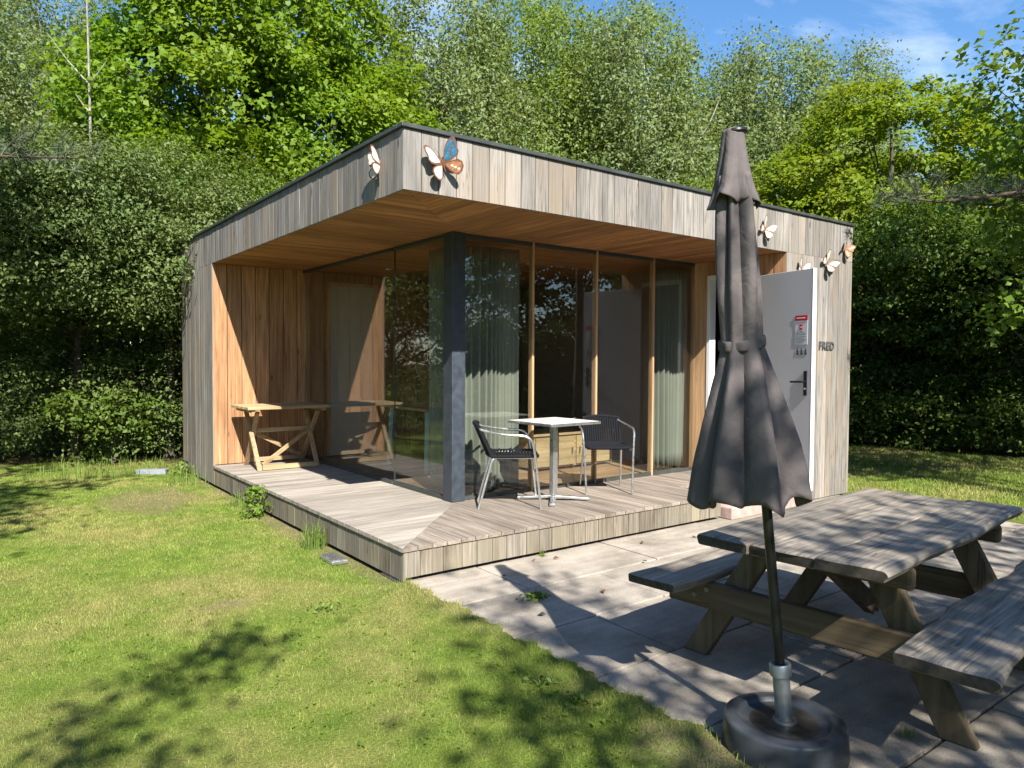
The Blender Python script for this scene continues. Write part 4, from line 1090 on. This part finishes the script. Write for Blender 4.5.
# --- woodland trees behind
def L_(*a): return list(a)
p = place(250, 15.2)
tree('maple_tree', 'large bright green maple filling the sky behind the left roof edge', p, 10.5,
     [(0,0,6.2,3.3,3.0,3.0),(-1.6,0.9,5.0,2.0,2.0,1.9),(1.9,-1.2,5.4,2.0,2.0,2.2),(0.2,-0.3,8.8,2.6,2.4,2.2),(-1.2,-1.6,4.2,1.7,1.6,1.6),(1.2,-1.0,3.6,1.7,1.6,1.5)],
     980, 180, 0.46, 0.108, G['maple'], M['bark'], r0=0.22, nlimb=60, asp=0.8, shell=0.6, flat=0.75)
birches = [
 (-20, 19.0, 11.5, 'birch_tree', 'pale grey green birch at the top left corner of the picture', 'birch', 2.1),
 (62, 24.0, 14.8, 'birch_tree', 'distant birch seen through the gap left of the maple', 'birch', 2.6),
 (445, 18.5, 11.5, 'birch_tree', 'drooping silver green birch right beside the bright maple', 'birch', 2.2),
 (545, 21.0, 12.0, 'birch_tree', 'tall birch with dark forked limbs above the middle of the roof', 'birch2', 2.3),
 (645, 19.5, 10.9, 'birch_tree', 'tall silvery birch left of the open blue sky', 'birch', 2.0),
 (775, 22.5, 11.5, 'birch_tree', 'round topped birch rising against the sky above the parasol', 'birch', 2.7),
 (862, 24.0, 11.9, 'birch_tree', 'slender birch tip above the bright rounded tree on the right', 'birch', 1.6),
]
for px, d, h, nm, lab, mk, w in birches:
    p = place(px, d)
    n = int(900*(w/2.1)**2)
    tree(nm, lab, p, h, [(0,0,h*0.40,w*1.1,w*1.1,h*0.25),(0.15,0.1,h*0.62,w*1.15,w*1.15,h*0.22),(-0.2,0.1,h*0.84,w*0.78,w*0.78,h*0.17),(0.5*w,-0.4*w,h*0.5,w*0.6,w*0.6,h*0.18),(-0.5*w,0.4*w,h*0.52,w*0.6,w*0.6,h*0.18)],
         n, 125, 0.66, 0.10, G[mk], M['barkbirch'] if px not in (545, 445) else M['bark'], r0=0.13, nlimb=42, group='birches behind the cabin', flat=0.7, droop=0.9, up=0.35, rl=0.045, shell=0.5)
for px, d, h, lab in ((500, 24.0, 15.5, 'broad light green tree between the birches behind the roof corner'), (610, 25.0, 15.0, 'broad light green tree behind the forked birch'), (715, 25.0, 13.0, 'broad pale green tree low against the sky left of the parasol top')):
    tree('leafy_tree', lab, place(px, d), h, [(0,0,h*0.4,2.6,2.4,h*0.25),(0.5,-0.4,h*0.68,2.3,2.1,h*0.22),(-0.8,0.6,h*0.6,1.8,1.7,h*0.2)], 620, 90, 0.62, 0.115, G['birch2'], M['bark'], r0=0.16, nlimb=40)
p = place(590, 15.5)
tree('leafy_tree', 'fresh green leafy tree low behind the middle of the roof', p, 6.3,
     [(0,0,3.6,2.0,1.8,1.7),(-1.2,0.9,3.4,1.3,1.3,1.2),(1.2,-0.8,3.3,1.4,1.3,1.2)], 330, 85, 0.5, 0.10, G['birch2'], M['bark'], r0=0.12, nlimb=30)
p = place(710, 17.0)
tree('leafy_tree', 'mid green tree directly behind the top of the parasol', p, 6.6,
     [(0,0,3.8,2.2,2.0,1.9),(-1.3,0.9,3.3,1.4,1.3,1.3),(1.3,-0.8,3.5,1.5,1.4,1.4)], 380, 85, 0.5, 0.095, G['birch2'], M['bark'], r0=0.12, nlimb=30)
p = place(885, 15.0)
tree('field_maple', 'rounded yellow green tree against the sky on the right', p, 7.7,
     [(0,0,4.9,2.3,2.1,2.3),(-1.5,1.0,4.1,1.6,1.5,1.7),(1.6,-1.1,4.0,1.6,1.5,1.7),(0.2,0,3.0,2.2,2.0,1.6),(-2.3,1.7,3.0,1.4,1.3,1.4)],
     780, 195, 0.40, 0.092, G['lime'], M['bark'], r0=0.16, nlimb=50, asp=0.75, shell=0.66, flat=0.5)
p = place(765, 14.2)
tree('young_maple', 'small bright green tree over the roof just right of the parasol', p, 5.0,
     [(0,0,3.0,1.5,1.4,1.5),(0.9,-0.6,2.7,1.1,1.0,1.2),(-0.9,0.6,2.8,1.0,1.0,1.1)], 260, 85, 0.40, 0.085, G['lime'], M['bark'], r0=0.09, nlimb=24, asp=0.75)
# right hedge
for px, d, w, h, mk, lab in ((872, 13.6, 2.6, 4.4, 'hedge2', 'tall beech hedge shrub at the right corner of the cabin'),
                             (945, 12.9, 2.7, 3.8, 'hedge2', 'tall dark beech hedge shrub behind the picnic table'),
                             (1030, 12.2, 2.7, 4.5, 'hedge2', 'tall dark hedge shrub at the right edge of the picture'),
                             (1130, 11.5, 2.7, 4.2, 'hedge2', 'hedge shrub just beyond the right edge of the picture')):
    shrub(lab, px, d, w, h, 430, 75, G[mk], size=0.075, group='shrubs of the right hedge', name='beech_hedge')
# backdrop of wood so no bare horizon shows
for k, px in enumerate((-160, 0, 150, 320, 470, 620, 760, 900, 1050, 1200)):
    p = place(px, 27.5+2.0*math.sin(k*2.3)); h = 7.5+1.2*math.sin(k*1.7)-(1.2 if px > 700 else -3.5 if px in (150, 320) else 0)
    tree('woodland_tree', 'distant woodland tree half hidden in the far row behind the cabin', p, h,
         [(0,0,1.4,3.2,2.2,1.7),(0,0,h*0.42,3.0,2.4,h*0.32),(0,0,h*0.70,2.4,2.2,h*0.28)], 330, 55, 0.8, 0.20, G['hedge2'] if k % 2 else G['birch2'], M['bark'], r0=0.2, nlimb=14, group='far woodland behind the cabin')

# thin pale dead sapling in front of the maple
p = place(94, 11.9)
t = empty('dead_sapling', p, label='thin pale bare sapling in front of the bright maple on the left', cat='tree')
b = MB(); b.tube([(0,0,0),(0.03,0,2.5),(0.0,0.03,5.0),(-0.02,0.0,6.5),(-0.05,0,8.2)], [0.034,0.03,0.023,0.015,0.006], 8)
b.build('trunk', M['deadwood'], t, smooth=True)
for z, dx, dy, dz in ((5.95,-0.56,0.42,0.85),(6.0,0.22,-0.16,0.35),(5.5,-0.2,0.1,0.3)):
    b = MB(); b.tube([(0,0.01,z),(dx*0.5,dy*0.5,z+dz*0.45),(dx,dy,z+dz)], [0.014,0.010,0.004], 7); b.build('branch', M['deadwood'], t, smooth=True)

# --- pines: whorled boughs carrying needle tufts
def pine(label, base, h, z0, rad, nb, per, needle=0.13, nn=64, seed=3, az=None, zs=None):
    rs = np.random.default_rng(seed); t = empty('pine_tree', base, label=label, cat='tree', group='pines around the garden')
    b = MB(); b.tube([(0,0,-0.05),(0.05,0,h*0.35),(0.02,0.06,h*0.7),(0,0,h)], [0.15,0.12,0.07,0.015], 9)
    tips = []; dirs = []
    for k in range(nb):
        z = z0+(h-z0)*(k/nb) if zs is None or k >= len(zs) else zs[k]; a = k*2.399+rs.uniform(-.3,.3) if az is None else rs.uniform(*az)
        ln = rad*(1.0-0.75*(k/nb)**1.3)*rs.uniform(0.75, 1.1); c, s = math.cos(a), math.sin(a)
        pts = [Vector((0,0,z)), Vector((c*ln*.4, s*ln*.4, z+0.02)), Vector((c*ln*.75, s*ln*.75, z-0.05)), Vector((c*ln, s*ln, z+0.06))]
        b.tube(pts, [0.035,0.024,0.014,0.006], 6)
        for j in range(per):
            u = rs.uniform(0.2, 1.0)**0.75; q = pts[0].lerp(pts[3], u); side = rs.choice([-1, 1]); o = rs.uniform(0.05, 0.5)*(1.1-u*0.5)
            e = q+Vector((-s*side*o+c*o*0.6, c*side*o+s*o*0.6, rs.uniform(-0.05, 0.16)))
            if rs.uniform() < 0.6: b.tube([q, e], [0.007, 0.004], 5, caps=False)
            tips.append(e); dirs.append((e-q).normalized()*0.8+Vector((0,0,0.5)))
    b.build('trunk', M['barkpine'], t, smooth=True, angle=80)
    T = np.array(tips); Dd = np.array(dirs); n = len(T); idx = np.repeat(np.arange(n), nn)
    dv = rs.normal(size=(len(idx), 3))*0.75+Dd[idx]*0.9; dv /= np.linalg.norm(dv, axis=1, keepdims=True)
    p0 = T[idx]-Dd[idx]*rs.uniform(0, 0.14, len(idx))[:, None]; p1 = p0+dv*(needle*rs.uniform(0.7, 1.15, len(idx)))[:, None]
    sd = np.cross(dv, rs.normal(size=dv.shape)); sd /= np.maximum(np.linalg.norm(sd, axis=1, keepdims=True), 1e-6); sd *= 0.003
    V = np.stack([p0-sd, p0+sd, p1], 1).reshape(-1, 3)
    link(bpy.data.objects.new('crown', np_mesh('crown', V, np.arange(len(V)).reshape(-1, 3), G['needle'])), t)
    return t
pine('pine whose grey green boughs hang into the left edge of the picture', (-3.95, 2.35, 0), 9.5, 4.9, 2.35, 34, 34, seed=5, zs=(3.15,3.3,3.5,3.65,3.8,4.0,3.4,3.9))
pine('pine whose boughs reach in at the right edge of the picture', (7.15, -2.2, 0), 9.5, 5.9, 2.2, 34, 34, seed=8, zs=(3.15,3.3,3.45,3.55,3.65,3.25,3.4,3.5))

# leafy branch tree close on the right
p = place(1100, 8.2)
tree('hazel_tree', 'nearby leafy tree reaching in at the top right edge of the picture', p, 5.6,
     [(0,0,4.0,1.45,1.45,1.3),(-0.75,0.5,4.5,0.65,0.65,0.85),(-0.6,0.45,3.5,0.8,0.7,0.7),(-0.55,0.5,2.4,0.75,0.6,0.55)],
     170, 42, 0.34, 0.085, G['fresh'], M['bark'], r0=0.07, nlimb=40, asp=0.75, rl=0.02)

# trees on the viewer's side: they throw the dappled shade and show in the glass
def side_tree(label, x, y, h, lobes, ncl, per, mk='dark', size=0.11, nlimb=14, crad=0.5, **kw):
    return tree('garden_tree', label, (x, y, 0), h, lobes, ncl, per, crad, size, G[mk], M['bark'], r0=0.13, nlimb=nlimb, group='trees on the near side of the garden', **kw)
side_tree('leafy tree behind the viewer shading the picnic table', 1.0, -9.2, 6.8, [(-0.9,0.0,5.55,1.35,1.1,1.25),(0.5,0.1,5.6,1.6,1.2,1.35),(2.0,0.3,5.2,1.6,1.2,1.3),(-1.8,0.2,5.6,0.8,0.8,0.8),(-2.95,0.1,7.1,0.55,0.6,0.5),(-2.9,0.2,7.3,0.5,0.6,0.45),(-3.2,0.35,5.9,0.95,0.6,0.55)], 265, 58, 'maple')
side_tree('light leafy tree behind the viewer dappling the lawn', -5.6, -7.5, 6.4, [(2.55,1.45,5.2,0.40,0.35,0.2),(1.85,1.2,5.1,0.3,0.25,0.2),(1.95,0.75,5.0,0.5,0.25,0.2)], 13, 40, 'maple', minr=0.6, nlimb=5, size=0.085, flat=0.4, crad=0.26)
side_tree('tall dark tree to the right shading the right hedge', 8.2, -5.0, 9.5, [(0,0,6.6,2.8,2.0,2.2),(2.2,0,6.4,2.2,2.0,2.1),(-1.6,-0.3,6.8,1.5,1.5,1.6)], 290, 60, 'dark')
side_tree('tall tree beyond the lawn on the left edge', -5.2, -1.6, 8.5, [(0,0,5.6,1.6,1.8,2.0),(0.6,0.8,5.0,1.0,1.2,1.2)], 210, 55, 'dark')
for k, (x, y, h) in enumerate(((-7.5,3.5,5.5),(-7.8,7.0,6.0),(-7.0,10.5,6.2),(3.8,-13.0,6.5),(7.6,-12.5,7.4),(11.5,-11.0,8.0),(12.5,-6.5,7.5),(0.3,-14.0,6.5),(-9,-6,7))):
    side_tree('dark tree of the garden boundary, mirrored in the glass walls', x, y, h, [(0,0,h*0.34,2.1,2.1,h*0.33),(0,0,h*0.68,1.9,1.9,h*0.3)], 260, 80, 'dark', size=0.18)

for k, x in enumerate((-0.5, 2.0, 4.5, 7.0, 9.5)):
    tree('garden_hedge', 'clipped dark hedge along the near side of the garden, mirrored in the glass', (x, -6.9+0.2*math.sin(k*2), 0), 2.4, [(0,0,0.8,1.4,0.7,0.8),(0,0,1.7,1.3,0.65,0.75)], 150, 60, 0.4, 0.12, G['dark'], M['bark'], r0=0.06, nlimb=8, cat='hedge', group='hedge on the near side of the garden', rl=0.02)

# --- small plants
def leafy(label, name, loc, n, h, w, size, mk, cat='plant', asp=0.45, group=None):
    t = empty(name, loc, label=label, cat=cat, group=group)
    P = np.stack([rng.normal(size=n)*w*0.4, rng.normal(size=n)*w*0.4, rng.uniform(0.02, 1, n)**0.9*h], -1)
    P[:, :2] *= (1.15-0.6*(P[:, 2]/h))[:, None]
    V, Fq = leafquads(P, np.concatenate([P[:, :2]*6, np.full((n, 1), 0.6)], 1)+rng.normal(size=(n, 3))*0.4, size, asp)
    link(bpy.data.objects.new('leaves', np_mesh('leaves', V, Fq, G[mk])), t)
    b = MB()
    for k in range(5): a = k*1.3; b.tube([(0,0,-0.01),(0.3*w*math.cos(a)*0.6, 0.3*w*math.sin(a)*0.6, h*0.5),(0.4*w*math.cos(a)*0.8, 0.4*w*math.sin(a)*0.8, h*0.85)], [0.005,0.004,0.002], 5)
    b.build('stem', G['weed'], t)
    return t
def tuft(label, loc, n, h, w, mk='weed', group=None, name='grass_tuft'):
    a = rng.uniform(0, 2*PI, n); r = w*np.sqrt(rng.uniform(0, 1, n))*0.5; x, y = r*np.cos(a), r*np.sin(a)
    hh = h*rng.uniform(0.45, 1.0, n); l = hh*rng.uniform(0.1, 0.55, n); bb = rng.uniform(0, 2*PI, n); ww = 0.0035
    z0 = np.full(n, -0.01); c, s = np.cos(bb), np.sin(bb)
    p0 = np.stack([x-s*ww, y+c*ww, z0], -1); p1 = np.stack([x+s*ww, y-c*ww, z0], -1)
    p2 = np.stack([x+c*l*.35+s*ww*.7, y+s*l*.35-c*ww*.7, hh*.65], -1); p3 = np.stack([x+c*l*.35-s*ww*.7, y+s*l*.35+c*ww*.7, hh*.65], -1); p4 = np.stack([x+c*l, y+s*l, hh], -1)
    p5 = p4+np.stack([s*0.0006, -c*0.0006, 0*s], -1)
    V = np.stack([p0, p1, p2, p3, p4, p5], 1).reshape(-1, 3); k = np.arange(n)[:, None]*6
    Fq = np.concatenate([k+np.array([[0,1,2,3]]), k+np.array([[3,2,5,4]])])
    o = link(bpy.data.objects.new(name, np_mesh(name, V, Fq, G[mk]))); o.location = loc
    return tag(o, label, 'grass tuft', group)
leafy('small leafy weed growing against the left deck skirt', 'weed_plant', (-0.13, 2.75, 0), 260, 0.30, 0.20, 0.05, 'fresh')
tuft('long grass tuft leaning on the deck skirt above the metal cover', (-0.10, 1.32, 0), 120, 0.24, 0.2)
tuft('short grass tuft by the skirt left of the leafy weed', (-0.10, 3.35, 0), 45, 0.20, 0.2)
tuft('grass and weeds at the foot of the left cabin wall', (-0.16, 5.2, 0), 130, 0.24, 0.6)
tuft('long grass at the foot of the left hedge', (-0.95, 6.85, 0), 420, 0.17, 1.7)
leafy('broad leaved weed beside the grey stone block', 'weed_plant', (-0.12, 5.75, 0), 60, 0.20, 0.3, 0.07, 'weed')
leafy('low green weed growing from the patio joint near the deck corner', 'weed_plant', (0.53, -0.78, 0.016), 60, 0.035, 0.12, 0.04, 'weed')
for k, (x, y, lab) in enumerate(((-0.20,-1.72,'dandelion rosette by the patio edge in the shadow'),(-0.18,-1.95,'leafy weed right at the paving edge'),(-0.62,-0.12,'small weed in the lawn near the deck corner'))):
    leafy(lab, 'lawn_weed', (x, y, 0), 16+4*k, 0.035, 0.12, 0.035, 'weed', group='weeds in the lawn')
for x, y, lab in ((1.62,-2.95,'tiny grass tuft in a patio joint under the table'),(0.68,-2.98,'tiny grass tuft in a patio joint near the right table leg'),(1.2,-0.03,'dry tuft in the gap under the deck skirt')):
    tuft(lab, (x, y, 0.015), 14, 0.07, 0.06)
for k in range(9):
    x, y = ((0.62,-0.30),(1.05,-0.10),(1.22,-0.16),(2.1,-0.22),(0.95,-0.95),(1.7,-0.62),(0.35,-1.05),(2.6,-0.35),(1.35,-2.2))[k]
    V, Fq = leafquads(np.array([[0,0,0.006]]), np.array([[0.2*math.sin(k*3), 0.2*math.cos(k*5), 1.0]]), 0.045)
    o = link(bpy.data.objects.new('fallen_leaf', np_mesh('fallen_leaf', V, Fq, M['rust'] if k % 3 else M['joint']))); o.location = (x, y, 0.026)
    tag(o, 'small dry fallen leaf lying on the pale paving', 'leaf', 'fallen leaves on the paving')
# clover and other small broad leaves mixed into the turf (one uncountable mass)
x, y = CL; n = len(x); P = np.repeat(np.stack([x, y, lawn_h(x, y)+0.009], -1), 3, 0); P[:, :2] += rng.normal(size=(3*n, 2))*0.012; P[:, 2] += rng.uniform(-0.004, 0.008, 3*n)
V, Fq = leafquads(P, rng.normal(size=(3*n, 3))*0.35+np.array([0, 0, 1.2]), 0.015, 0.8)
tag(link(bpy.data.objects.new('clover', np_mesh('clover', V, Fq, G['fresh']))), 'clover and small broad leaves mixed into the lawn', 'clover', kind='stuff')
